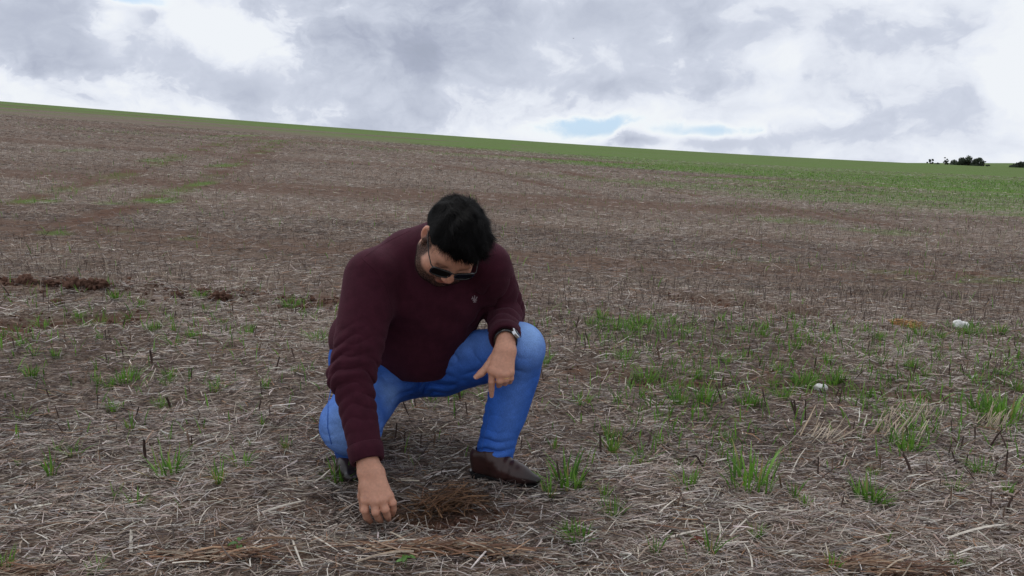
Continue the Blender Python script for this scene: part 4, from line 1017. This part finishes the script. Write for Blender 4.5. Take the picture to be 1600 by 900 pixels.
# ------------------------------------------------------------------ counted plants, stalks, stones, trees
def tuft_mesh(name, n, h, spread, seed, lean=.35, wd=.0062):
    r = np.random.default_rng(seed)
    global RNG
    keepR = RNG; RNG = r
    az = r.uniform(0, math.tau, n); rad = spread * np.sqrt(r.uniform(0, 1, n))
    Pt = np.stack([rad * np.cos(az), rad * np.sin(az), np.full(n, -.006)], 1)
    L = h * r.uniform(.45, 1.0, n)
    V, Fc, k = blades(Pt, az + r.normal(0, .5, n), L, np.full(n, wd) * r.uniform(.6, 1.2, n), np.abs(r.normal(lean, .22, n)))
    col = GREENS[r.integers(0, 4, n)] * r.uniform(.75, 1.2, (n, 1))
    # a few blades have yellowed
    old = r.uniform(0, 1, n) < .07; col[old] = (.30, .24, .10)
    RNG = keepR
    me = np_mesh(name, V, Fc, True, {'tint': np.repeat(col, k, 0)}); me.materials.append(MAT_GRASS)
    return me

def place(name, me, x, y, rz=0., s=1., dz=0., tilt=(0, 0)):
    o = bpy.data.objects.new(name, me); o.location = (x, y, gz(x, y) + dz)
    o.rotation_euler = (tilt[0], tilt[1], rz); o.scale = (s, s, s); return link(o)

def build_tufts():
    kinds = [tuft_mesh('tuft_shape', n, .11, sp, 200 + i, ln) for i, (n, sp, ln) in enumerate([(42, .034, .34), (24, .022, .28), (56, .055, .38), (11, .012, .22), (26, .035, .5), (16, .03, .4)])]
    G = 'green wheat tufts growing through the straw'
    # photo px of the foot, height in px, kind, label
    L = [(262, 746, 58, 0, 'large bright green tuft on the straw at left, fullest one left of the reaching hand'),
         (343, 766, 42, 1, 'narrow green tuft between the large left tuft and the reaching hand'),
         (376, 735, 36, 4, 'loose pale green tuft just behind the narrow tuft left of the reaching hand'),
         (80, 742, 48, 3, 'thin tall green tuft near the left edge, level with the large left tuft'),
         (178, 776, 26, 5, 'small sparse green tuft in front of the gap between the two left tufts'),
         (8, 878, 40, 0, 'green tuft cut by the left edge at the bottom corner'),
         (150, 897, 30, 4, 'low spreading green tuft at the bottom edge near the left corner'),
         (536, 748, 46, 2, 'dense dark green tuft in front of the low right knee and shoe'),
         (886, 756, 62, 0, 'tall green tuft right of the pointed brown shoe'),
         (858, 772, 42, 1, 'smaller green tuft touching the tip of the brown shoe'),
         (1075, 757, 52, 1, 'upright green tuft in the middle of the straw right of the shoe'),
         (1172, 766, 66, 2, 'widest bushy green tuft in the right foreground straw'),
         (1240, 775, 40, 3, 'thin green sprig close to the right of the widest bushy tuft'),
         (1357, 776, 52, 0, 'bright green tuft right of the widest bushy tuft with dry stalks behind'),
         (1490, 764, 34, 5, 'sparse green tuft near the right edge among dark stalks'),
         (1300, 892, 46, 1, 'green tuft at the bottom edge right of the middle'),
         (1023, 876, 46, 3, 'lone thin green sprig near the bottom right of the brown straw clump'),
         (1110, 868, 60, 3, 'slender green shoot beside the small red soil clod'),
         (1003, 712, 36, 4, 'loose green tuft in the straw behind the upright middle tuft'),
         (1100, 634, 34, 2, 'wide green tuft behind the shoe, near the white stone'),
         (1415, 702, 40, 2, 'broad green tuft beside leaning pale straws at the right'),
         (1565, 655, 52, 2, 'broad bright green clump at the right edge behind the dark stalks'),
         (1530, 640, 40, 0, 'green tuft just left of the broad clump at the right edge'),
         (50, 595, 26, 0, 'small green tuft near the left edge in the middle distance'),
         (340, 612, 28, 4, 'small green tuft in the middle distance left of the crouching man'),
         (240, 516, 20, 2, 'small round green tuft by the end of the muddy rut'),
         (760, 620, 26, 4, 'small green tuft seen between the legs behind the hanging hand')]
    for px, py, hp, k, lab in L:
        x, y = gpix(px, py, lambda a, b: land(a, b)); s = hp / (FPX / y) / .098
        tag(place('grass_tuft', kinds[k], x, y, RNG.uniform(0, 6.28), s), lab, 'grass tuft', G)
    n = 0; tries = 0
    while n < 200 and tries < 9000:
        tries += 1
        x, y = scatter(2.0, 5.2, 1, .72); x, y = float(x[0]), float(y[0])
        d = .16 + .6 * float(weeds(np.array([x]), np.array([y]))[0])
        if RNG.uniform() > d: continue
        if abs(x + .28) < .42 and 2.0 < y < 3.0: continue
        s = RNG.uniform(.45, 1.0) if y > 2.7 else RNG.uniform(.3, .65)
        tag(place('grass_tuft', kinds[RNG.integers(0, 6)], x, y, RNG.uniform(0, 6.28), s), ('small thin green wheat tuft in the straw left of the crouching man' if x < -.28 else 'small thin green wheat tuft in the sparse straw right of the shoe' if y < 3.1 else 'small thin green wheat tuft in the weedy strip right of the man'), 'grass tuft', G + (' left of the man' if x < -.28 else ' near the shoe' if y < 3.1 else ' in the weedy strip')); n += 1

def stalk_mesh(name, seed):
    r = np.random.default_rng(seed); h = .1; k = 6; m = 5
    rad0 = r.uniform(.0030, .0050); lean = r.normal(0, .10, 2); V = []
    for j in range(m):
        t = j / (m - 1); rr = rad0 * (1.35 - .45 * t) * (1 + .2 * r.normal() * (j > 0)); c = np.array([lean[0] * h * t * t, lean[1] * h * t * t, -.012 + (h + .012) * t])
        for i in range(k):
            a = math.tau * i / k; q = c + np.array([math.cos(a), math.sin(a), 0]) * rr
            if j == m - 1: q[2] += r.uniform(-.012, .006)
            V.append(q)
    Fq = [[j * k + i, j * k + (i + 1) % k, (j + 1) * k + (i + 1) % k, (j + 1) * k + i] for j in range(m - 1) for i in range(k)]
    base = np.array((.075, .050, .042)) if r.uniform() < .7 else np.array((.16, .105, .075))
    col = np.array([base * (1.25 - .6 * (j / (m - 1)) + r.uniform(-.2, .2)) for j in range(m) for i in range(k)])
    me = np_mesh(name, np.array(V), [np.array(Fq), np.array([[(m - 1) * k + i for i in range(k)]])], True, {'tint': col}); me.materials.append(MAT_STALK)
    return me

def build_stalks():
    kinds = [stalk_mesh('stalk_shape', 300 + i) for i in range(12)]
    G = 'dark stubble stalks standing in the near straw'
    near = [(1278, 738, 30), (1300, 736, 24), (1424, 744, 36), (1448, 740, 24), (1508, 730, 30), (1545, 700, 44), (1570, 745, 40), (1376, 735, 28), (1160, 730, 22), (1467, 765, 22), (1243, 660, 30), (1258, 665, 36), (1332, 684, 26),
            (1485, 790, 36), (1573, 800, 30), (1058, 790, 30), (617, 690, 34), (632, 695, 26), (658, 700, 28), (678, 702, 30), (813, 700, 22), (588, 690, 24), (300, 700, 20), (152, 640, 24), (92, 655, 20), (310, 660, 16), (405, 650, 20), (450, 665, 18), (208, 640, 16)]
    n = 0
    for px, py, hp in near:
        x, y = gpix(px, py); s = hp / (FPX / y) / .1
        tag(place('stubble_stalk', kinds[n % 12], x, y, RNG.uniform(0, 6.28), s, 0, (RNG.normal(0, .1), RNG.normal(0, .1))), ('short dark upright stubble stalk in the straw left of the crouching man' if x < -.28 else 'short dark upright stubble stalk in the near straw right of the shoe' if y < 3.1 else 'short dark upright stubble stalk in the weedy strip right of the man'), 'stalk', G + (' left of the man' if x < -.28 else ' right of the shoe' if y < 3.1 else ' in the weedy strip')); n += 1
    while n < 230:
        x, y = scatter(2.15, 4.9, 1, .7); x, y = float(x[0]), float(y[0])
        if abs(x + .28) < .40 and 2.0 < y < 2.95: continue
        d = .25 + .75 * sstep(.42, .62, fbm(np.array([x * 1.1]), np.array([y * 1.6]), 171, 3))[0]
        if RNG.uniform() > d * (.35 if y < 2.5 else 1) * (.6 if x < -.28 else 1): continue
        tag(place('stubble_stalk', kinds[n % 12], x, y, RNG.uniform(0, 6.28), RNG.uniform(.35, .85), 0, (RNG.normal(0, .24), RNG.normal(0, .24))), ('short dark upright stubble stalk in the straw left of the crouching man' if x < -.28 else 'short dark upright stubble stalk in the near straw right of the shoe' if y < 3.1 else 'short dark upright stubble stalk in the weedy strip right of the man'), 'stalk', G + (' left of the man' if x < -.28 else ' right of the shoe' if y < 3.1 else ' in the weedy strip')); n += 1

def rock_mesh(name, r, seed, col, mat, rough=.25, sub=3, flat=.7, freq=2.2):
    import bmesh
    bm = bmesh.new(); bmesh.ops.create_icosphere(bm, subdivisions=sub, radius=1)
    rr = np.random.default_rng(seed); off = rr.uniform(0, 50, 3)
    V = np.array([v.co[:] for v in bm.verts]); F = np.array([[v.index for v in f.verts] for f in bm.faces]); bm.free()
    n = fbm(V[:, 0] * freq + off[0] + V[:, 2] * 1.3, V[:, 1] * freq + off[1] - V[:, 2] * .9, seed, 4)
    V = V * (1 + rough * 2 * (n - .5))[:, None] * np.array(r) * np.array([1, 1, flat])
    c = np.array(col)[None] * (.7 + .6 * n)[:, None]
    me = np_mesh(name, V, F, True, {'tint': c}); me.materials.append(mat)
    return me

def build_stones():
    def put(name, px, py, r, seed, col, label, cat, rough=.3, rz=0., flat=.7, sink=.25, group=None, mat=None, freq=2.2):
        x, y = gpix(px, py); me = rock_mesh(name + '_shape', r, seed, col, mat or MAT_CLOD, rough, 5 if freq > 3 else 4, flat, freq)
        o = place(name, me, x, y, rz, 1., r[2] * flat * (1 - sink) - .01); return tag(o, label, cat, group)
    ms = attr_mat('white_stone', rough=.75, spec=.2, vscale=70, vary=.12, bump=.25)
    x, y = gpix(1286, 600)
    st = put('white_stone', 1280, 600, (.026, .022, .026), 5, (.60, .60, .58), 'white two lobed stone lying on the straw behind the right tufts', 'stone', .2, .3, .85, .1, mat=ms)
    me = rock_mesh('stone_lobe_shape', (.020, .020, .022), 9, (.62, .62, .60), ms, .2, 4, .85)
    lb = link(bpy.data.objects.new('stone_lobe', me)); lb.parent = st; lb.location = (.031, .004, -.002)
    put('white_stone', 1496, 514, (.030, .03, .040), 12, (.62, .62, .60), 'white jagged stone by the dark stubble at right, beyond the orange straw', 'stone', .4, .1, .9, .1, mat=ms)
    lb = link(bpy.data.objects.new('stone_lobe', rock_mesh('stone_lobe_shape', (.028, .024, .032), 14, (.62, .62, .6), ms, .4, 4, .9))); lb.parent = bpy.data.objects['white_stone.001']; lb.location = (.045, .0, -.004)
    # red clod in the near straw
    put('soil_clod', 1091, 838, (.028, .022, .024), 21, (.095, .035, .024), 'small dark red soil clod in the straw near the bottom', 'clod', .35, .4)
    G = 'soil clods turned up along the left ridge'
    for px, py, r, sd, lab in [(42, 444, .075, 31, 'dark soil lump on the left ridge, nearest to the left edge'), (80, 446, .055, 32, 'low flat soil lump between the two peaks of the left ridge'),
                               (116, 449, .085, 33, 'tallest dark soil lump on the left ridge'), (150, 452, .080, 34, 'rounded soil lump just right of the tallest one on the left ridge'),
                               (90, 470, .055, 35, 'dark soil lump below the left ridge, above the muddy rut'), (278, 462, .055, 36, 'small dark soil lump where the left ridge thins out'),
                               (345, 466, .075, 37, 'dark broken soil lump right of the middle of the ridge'), (318, 458, .05, 38, 'small soil lump left of the broken one on the ridge'), (470, 474, .05, 39, 'last dark soil lump on the ridge, close to the man')]:
        put('soil_clod', px, py + 3, (r * .95, r * .7, r * .62), sd, (.085, .046, .033), lab, 'clod', .75, RNG.uniform(0, 6), .85, .45, G, freq=3.4)

def build_crumbs():
    import bmesh
    bm = bmesh.new(); bmesh.ops.create_icosphere(bm, subdivisions=1, radius=1); V0 = np.array([v.co[:] for v in bm.verts]); F0 = np.array([[v.index for v in f.verts] for f in bm.faces]); bm.free()
    X, Y, R = [], [], []
    for L, n, sg, r0, r1 in ((BERM, 650, .11, .005, .024), (RUT, 160, .12, .005, .018), (FURROW, 170, .06, .005, .018), (WHEEL, 200, .07, .004, .014)):
        P = np.array(L); t = RNG.uniform(0, len(P) - 1.001, n); i = t.astype(int); f = (t - i)[:, None]; q = P[i] * (1 - f) + P[i + 1] * f + RNG.normal(0, sg, (n, 2)); k = np.abs(q[:, 0]) < q[:, 1] * .9
        q = q[k]; X.append(q[:, 0]); Y.append(q[:, 1]); R.append(r0 + (r1 - r0) * RNG.beta(1, 3.5, len(q)))
    hx, hy = HOLE; n = 180; X.append(hx + RNG.normal(0, .11, n)); Y.append(hy + RNG.normal(0, .05, n)); R.append(.003 + .010 * RNG.beta(1, 3, n))
    X, Y, R = map(np.concatenate, (X, Y, R)); n = len(X); Z = ground_z(X, Y) + R * .35
    Vn = V0[None] * (1 + RNG.normal(0, .22, (n, len(V0), 1))) * (R[:, None] * RNG.uniform(.7, 1.3, (n, 3)))[:, None, :] + np.stack([X, Y, Z], 1)[:, None, :]
    Fn = F0[None] + (np.arange(n) * len(V0))[:, None, None]; col = np.array((.085, .045, .032)) * RNG.uniform(.6, 1.5, (n, 1))
    o = mesh_obj('soil_crumbs', Vn.reshape(-1, 3), Fn.reshape(-1, 3), MAT_CLOD, smooth=False, attrs={'tint': np.repeat(col, len(V0), 0)}); tag(o, 'crumbled red soil strewn along the ridge, ruts and dug hollow', None, None, 'stuff')

def clump(name, px, py, n, spread, hfun, pal, lmin, lmax, azm, azs, label, cat, w=(.002, .005)):
    """a loose bundle of straws as one thing"""
    x0, y0 = gpix(px, py); z0 = gz(x0, y0); u = np.clip(RNG.normal(0, 1, n), -2, 2) * spread[0]; v = np.clip(RNG.normal(0, 1, n), -2, 2) * spread[1]
    x, y = x0 + u, y0 + v; z = ground_z(x, y) - z0 + hfun(u, v) * RNG.uniform(.15, 1.0, n)
    az = RNG.normal(azm, azs, n) + np.where(RNG.uniform(0, 1, n) < .5, math.pi, 0); L = RNG.uniform(lmin, lmax, n)
    pitch = RNG.normal(0, .18, n); d = np.stack([np.cos(az), np.sin(az), np.sin(pitch)], 1)
    P = np.stack([u, v, z + .004], 1) - d * (L * .5)[:, None]
    V, Fc, k = ribbons(P, az, pitch, L, RNG.uniform(*w, n), RNG.normal(0, .6, n), RNG.normal(0, .15, n), 3, 3, (.9, .6), RNG.normal(.12, .15, n))
    low = ground_z(V[:, 0] + x0, V[:, 1] + y0) - z0; V[:, 2] = np.maximum(V[:, 2], low - .004)
    pal = np.array(pal); col = pal[RNG.integers(0, len(pal), n)] * RNG.uniform(.65, 1.25, (n, 1))
    o = mesh_obj(name, V, Fc, MAT_STRAW, attrs={'tint': np.repeat(col, k, 0)}); o.location = (x0, y0, z0)
    return tag(o, label, cat)

def build_clumps():
    brown = [(.17, .085, .045), (.10, .055, .034), (.23, .13, .07), (.06, .038, .028), (.13, .07, .042)]
    clump('straw_clump', 708, 785, 300, (.055, .028), lambda u, v: .070 * np.exp(-(u / .08) ** 2), brown, .03, .14, .1, .95, 'raised clump of rotted brown straw and roots beside the reaching hand', 'straw clump')
    clump('root_crumbs', 622, 800, 120, (.03, .016), lambda u, v: .035 * np.exp(-(u / .05) ** 2), brown, .015, .05, .5, 1.2, 'loose brown roots and crumbs pulled up at the fingertips of the reaching hand', 'root crumbs', (.0015, .004))
    rusty = [(.22, .115, .066), (.16, .085, .055), (.32, .20, .125), (.11, .060, .042), (.36, .29, .22), (.25, .17, .12)]
    clump('straw_bundle', 700, 880, 230, (.13, .02), lambda u, v: .022 + 0 * u, rusty, .04, .17, -.05, .26, 'flattened bundle of rusty orange straw at the bottom edge, right of the middle', 'straw bundle', (.003, .007))
    clump('straw_bundle', 345, 882, 170, (.085, .02), lambda u, v: .020 + 0 * u, rusty, .04, .16, .08, .3, 'flattened bundle of rusty orange straw at the bottom edge, left of the hand', 'straw bundle', (.003, .007))
    clump('straw_bundle', 20, 893, 120, (.05, .014), lambda u, v: .024 + 0 * u, rusty, .05, .16, .3, .3, 'small heap of orange straw in the bottom left corner', 'straw bundle', (.003, .007))
    clump('straw_bundle', 1365, 892, 170, (.08, .018), lambda u, v: .02 + 0 * u, rusty, .05, .18, .1, .35, 'brown straw heap at the bottom edge towards the right', 'straw bundle', (.003, .006))
    orange = [(.42, .22, .07), (.36, .19, .07), (.48, .29, .12), (.30, .17, .08)]
    clump('orange_straw_patch', 1416, 513, 180, (.045, .025), lambda u, v: .04 + 0 * u, orange, .03, .12, .0, .8, 'bright orange patch of dry straw at the edge of the green at right', 'straw patch', (.004, .009))
    pale = [(.46, .37, .28), (.40, .31, .22), (.50, .42, .33)]
    def leaning(px, py, n, sx, L0, L1, pm, az, label):
        x0, y0 = gpix(px, py); z0 = gz(x0, y0); P = np.stack([RNG.normal(0, sx, n), RNG.normal(0, .02, n), np.full(n, -.006)], 1)
        P[:, 2] += ground_z(P[:, 0] + x0, P[:, 1] + y0) - z0
        V, Fc, k = ribbons(P, RNG.normal(az, .25, n), RNG.normal(pm, .14, n), RNG.uniform(L0, L1, n), RNG.uniform(.003, .005, n), RNG.normal(0, .5, n), RNG.normal(0, .05, n), 2, 3, (.9, .7))
        col = np.array(pale)[RNG.integers(0, 3, n)] * RNG.uniform(.7, 1.2, (n, 1))
        o = mesh_obj('leaning_straw', V, Fc, MAT_STRAW, attrs={'tint': np.repeat(col, k, 0)}); o.location = (x0, y0, z0); tag(o, label, 'leaning straw')
    leaning(1425, 662, 26, .05, .06, .13, 1.05, .25, 'row of pale dry straws leaning right, behind the green tufts')
    leaning(1545, 672, 26, .045, .07, .13, .95, .35, 'bunch of pale pinkish straws leaning right near the right edge')
    leaning(1265, 692, 22, .04, .10, .18, .55, .5, 'bunch of pale straws lying at a slant right of the middle')
    leaning(1385, 690, 14, .05, .10, .18, .6, .45, 'few long pale straws slanting up between the green tufts')
    # pale loose straws that stand out one by one: photo px of both ends
    sl = [((402, 812), (478, 795), .010), ((330, 800), (300, 838), .006), ((455, 850), (470, 905), .007), ((480, 838), (520, 880), .006), ((575, 855), (690, 858), .010), ((1048, 832), (1095, 826), .010), ((1030, 800), (1060, 778), .008),
          ((945, 842), (968, 810), .007), ((1125, 845), (1128, 810), .006), ((1140, 838), (1180, 808), .007), ((1020, 718), (950, 748), .006), ((715, 740), (745, 722), .006), ((735, 750), (762, 728), .006), ((745, 757), (753, 741), .005),
          ((915, 730), (940, 738), .006), ((1235, 742), (1255, 700), .006), ((1345, 690), (1356, 652), .008), ((1430, 768), (1460, 752), .008), ((205, 868), (208, 840), .012), ((140, 815), (60, 822), .007), ((95, 855), (140, 842), .008), ((1330, 860), (1400, 838), .008),
          ((1480, 842), (1570, 828), .010), ((1560, 720), (1600, 705), .008), ((1175, 900), (1176, 860), .007)]
    SL = ['pale straw at lower left pointing towards the fingertips', 'steep short pale straw left of the fingertips', 'pale straw standing steep at the bottom edge below the hand', "pale straw leaning down to the bottom left of the hand's straw bundle", 'thick pale straw lying flat just under the fingertips', 'thick curved pale straw beside the red soil clod', 'short thick pale straw behind the red soil clod', 'pale straw slanting in the litter left of the red soil clod', 'upright pale straw right of the red soil clod', 'pale straw slanting up and right of the red soil clod', 'long thin pale straw behind the thin tuft right of the shoe', 'longer pale straw leaning up before the heel of the brown shoe', 'second pale straw leaning beside the brown shoe, nearer the toe', 'shortest pale straw beside the heel of the brown shoe', 'short pale straw lying just past the tall tuft by the shoe', 'pale straw leaning beside the widest bushy tuft', 'bright pale straw leaning steeply among the right tufts', 'pale straw lying right of the bright tuft with dry stalks', 'thick white straw standing up in the left foreground', 'pale straw lying flat in the left foreground', 'pale straw rising right in the bottom left litter', 'pale straw slanting in the bottom right litter', 'long pale straw lying flat at the lower right edge', 'pale straw by the dark stalks at the right edge', 'upright pale straw at the bottom edge right of the clod']
    for i, (a, b, w) in enumerate(sl):
        xa, ya = gpix(*a); xb, yb = gpix(*b); za, zb = gz(xa, ya) + .012, gz(xb, yb) + .018
        L = math.dist((xa, ya, za), (xb, yb, zb)); L = min(L, .32)
        az = math.atan2(yb - ya, xb - xa); V, Fc, k = ribbons(np.zeros((1, 3)), np.array([az]), np.array([math.asin(max(-.9, min(.9, (zb - za) / L)))]), np.array([L]), np.array([w * .8]), np.array([RNG.normal(0, .3)]), np.array([RNG.normal(0, .1)]), 5, 3, (.9, .4), np.array([.12]))
        o = mesh_obj('straw', V, Fc, MAT_STRAW, attrs={'tint': np.repeat(np.array([(.56, .51, .44)]) * RNG.uniform(.8, 1.1), k, 0)}); o.location = (xa, ya, za)
        tag(o, SL[i], 'straw', 'single pale straws lying on the near litter')

def seedling(px, py, s, label):
    x, y = gpix(px, py); root = empty('broadleaf_seedling', (x, y, gz(x, y)), RNG.uniform(0, 6)); tag(root, label, 'seedling', None)
    V, Fc, k = ribbons(np.array([[0, 0, -.005]]), np.array([.3]), np.array([1.4]), np.array([.045 * s]), np.array([.003]), np.array([0.]), np.array([.1]), 3, 3, (1, .8))
    mesh_obj('stem', V, Fc, MAT_GRASS, root, attrs={'tint': np.repeat([[.12, .20, .05]], k, 0)})
    for i in range(4):
        a = i * 1.7; m = 5; P = []
        for j in range(m + 1):
            t = j / m; wv = .011 * s * math.sin(math.pi * min(1, t * .92 + .06)) ** .8
            c = np.array([math.cos(a), math.sin(a), 0]) * (.004 + .034 * s * t) + np.array([0, 0, .042 * s + .014 * s * t - .02 * s * t * t - .004 * i])
            sv = np.array([-math.sin(a), math.cos(a), 0]) * wv
            P += [c - sv + (0, 0, .004), c, c + sv + (0, 0, .004)]
        Fq = [[j * 3 + q, j * 3 + q + 1, j * 3 + q + 4, j * 3 + q + 3] for j in range(m) for q in range(2)]
        mesh_obj('leaf', np.array(P), np.array(Fq), MAT_GRASS, root, attrs={'tint': np.repeat([[.085, .20, .035]], len(P), 0) * RNG.uniform(.8, 1.2)})

# ------------------------------------------------------------------ far trees
def tree(px, top_px, wpx, dist, name, label, kind, seed, base_px=None):
    r = np.random.default_rng(seed); X = (px - 800) / FPX
    x, y = X * dist * math.cos(PITCH), dist; z0 = float(land(x, y)); d = dist * math.cos(PITCH)
    ztop = EYE + (250 - top_px) / FPX * dist; wd = wpx / FPX * dist; H = ztop - z0
    root = empty(name, (x, y, z0)); tag(root, label, 'tree', 'dark trees beyond the crest')
    leaves, lc = [], []
    ch = H * {'round': .72, 'umbrella': .30, 'bush': .95}[kind]; cz = H - ch / 2
    n = {'round': 5200, 'umbrella': 1300, 'bush': 2200}[kind]
    # limbs
    limbs = []; V, Fq = [], []
    def tube(a, b, ra, rb):
        o = len(V); ax = np.array(b) - np.array(a); ax = ax / np.linalg.norm(ax); s1 = np.cross(ax, (.3, .9, .1)); s1 /= np.linalg.norm(s1); s2 = np.cross(ax, s1)
        for c, rr in ((a, ra), (b, rb)):
            for i in range(7):
                an = math.tau * i / 7; V.append(np.array(c) + (s1 * math.cos(an) + s2 * math.sin(an)) * rr)
        for i in range(7): Fq.append([o + i, o + (i + 1) % 7, o + 7 + (i + 1) % 7, o + 7 + i])
    r0 = max(.18, H * .022); fork = H - ch * .8
    tube((0, 0, -.5), (0, 0, fork), r0 * 1.3, r0 * .8); tube((0, 0, fork), (r.normal(0, .2), r.normal(0, .2), H - ch * .25), r0 * .8, r0 * .3)
    clumps = []
    m = {'round': 26, 'umbrella': 12, 'bush': 12}[kind]
    for i in range(m):
        a = r.uniform(0, math.tau); q = math.sqrt(r.uniform(0.05, 1))
        if kind == 'umbrella': c = np.array([math.cos(a) * q * wd * .42, math.sin(a) * q * wd * .42, cz + ch * .25 * r.uniform(-1, 1) + ch * .12 * (1 - q)])
        else:
            hgt = r.uniform(-.85, .9); c = np.array([math.cos(a) * q * wd * .40 * math.sqrt(max(.1, 1 - max(0, hgt) ** 2)), math.sin(a) * q * wd * .40, cz + ch * .42 * hgt * (1 - .35 * q * (hgt > 0))])
        clumps.append(c); tube((0, 0, fork + (c[2] - fork) * .3 if c[2] > fork else max(.2, c[2] * .5)), c, r0 * .35, r0 * .12)
    cl = np.array(clumps); who = r.integers(0, m, n); rc = wd * (.23 if kind != 'umbrella' else .15)
    dv = r.normal(0, 1, (n, 3)); dv /= np.linalg.norm(dv, axis=1, keepdims=True)
    pos = cl[who] + dv * (r.uniform(.25, 1, n) ** .5 * rc)[:, None] * np.array([1, 1, .7 if kind != 'umbrella' else .5])
    up = H - pos[:, 2].max(); pos[:, 2] += up * np.clip((pos[:, 2] - fork) / max(.1, pos[:, 2].max() - fork), 0, 1)
    sz = wd * .026 * r.uniform(.7, 1.4, n) + .08
    a1 = r.normal(0, 1, (n, 3)); a1 /= np.linalg.norm(a1, axis=1, keepdims=True); a2 = np.cross(a1, dv); a2 /= np.linalg.norm(a2, axis=1, keepdims=True) + 1e-6
    q4 = np.stack([pos - a1 * sz[:, None], pos - a2 * (sz * .6)[:, None], pos + a1 * sz[:, None], pos + a2 * (sz * .6)[:, None]], 1).reshape(-1, 3)
    fq = np.arange(n * 4).reshape(n, 4); base = np.array((.040, .052, .034))
    col = np.repeat(base[None] * (r.uniform(.6, 1.5, m)[who] * r.uniform(.7, 1.4, n))[:, None], 4, 0)
    mesh_obj('crown', q4, fq, MAT_LEAF, root, smooth=False, attrs={'tint': col})
    mesh_obj('trunk', np.array(V), np.array(Fq), MAT_BARK, root, attrs={'tint': np.repeat([[.045, .035, .028]], len(V), 0)})
    return root

def build_trees():
    tree(1455, 248.5, 9, 205, 'araucaria_tree', 'small flat topped dark tree at the left end of the grove', 'umbrella', 401)
    tree(1450, 253, 5, 205, 'small_tree', 'lowest dark shrub at the left end of the grove', 'bush', 402)
    tree(1465, 254, 10, 208, 'small_tree', 'low dark bush between the two flat topped trees', 'bush', 403)
    tree(1478, 246, 8, 205, 'araucaria_tree', 'taller flat topped dark tree with a bare trunk left of the broad crown', 'umbrella', 404)
    tree(1486, 250, 16, 210, 'broad_tree', 'dark rounded tree at the left foot of the broad crown', 'bush', 405)
    tree(1499, 246, 22, 212, 'broad_tree', 'dark round crowned tree left of the broadest crown', 'round', 406)
    tree(1513, 243.5, 26, 210, 'broad_tree', 'broadest and highest dark crown in the middle of the grove', 'round', 407)
    tree(1528, 246.5, 18, 208, 'broad_tree', 'dark crown on a forked trunk right of the broadest crown', 'round', 408)
    tree(1538, 252, 9, 205, 'small_tree', 'small ragged dark tree sloping down at the right of the grove', 'umbrella', 409)
    tree(1546, 257, 8, 205, 'small_tree', 'small drooping dark tree at the right end of the grove', 'umbrella', 410)
    tree(1560, 261, 12, 215, 'low_bush', 'low dark bush alone in the gap right of the grove', 'bush', 411)
    tree(1595, 252, 32, 210, 'broad_tree', 'dark tree cut by the right edge of the picture', 'round', 412)
    tree(1618, 250, 30, 214, 'broad_tree', 'dark tree mostly outside the right edge of the picture', 'round', 413)

def build_bird():
    P0 = W(896, 60, 150.0); root = empty('bird', P0, .6); tag(root, 'tiny dark bird flying high before the grey cloud', 'bird')
    m, t, b = new_mat('dark_feather'); b.inputs['Base Color'].default_value = (.03, .03, .03, 1); b.inputs['Roughness'].default_value = .8
    me = rock_mesh('bird_body', (.13, .035, .035), 77, (.03, .03, .03), m, .1, 2, 1.0)
    o = link(bpy.data.objects.new('body', me)); o.parent = root
    for s in (-1, 1):
        V = np.array([(.05, s * .02, 0), (-.05, s * .02, 0), (-.05, s * .12, .05), (.04, s * .12, .05), (-.06, s * .26, .02), (-.01, s * .27, .025), (-.02, s * .12, .058), (0, s * .02, .012)])
        mesh_obj('wing', V, [np.array([[0, 1, 2, 3], [3, 2, 4, 5], [0, 7, 6, 3], [7, 1, 2, 6]])], m, root)

build_straw(); build_grass(); build_tufts(); build_stalks(); build_stones(); build_crumbs(); build_clumps()
seedling(375, 878, .72, 'small green broadleaf seedling in the orange straw at the bottom left')
seedling(634, 899, .68, 'small green broadleaf seedling cut by the bottom edge below the hand')
build_trees(); build_bird()
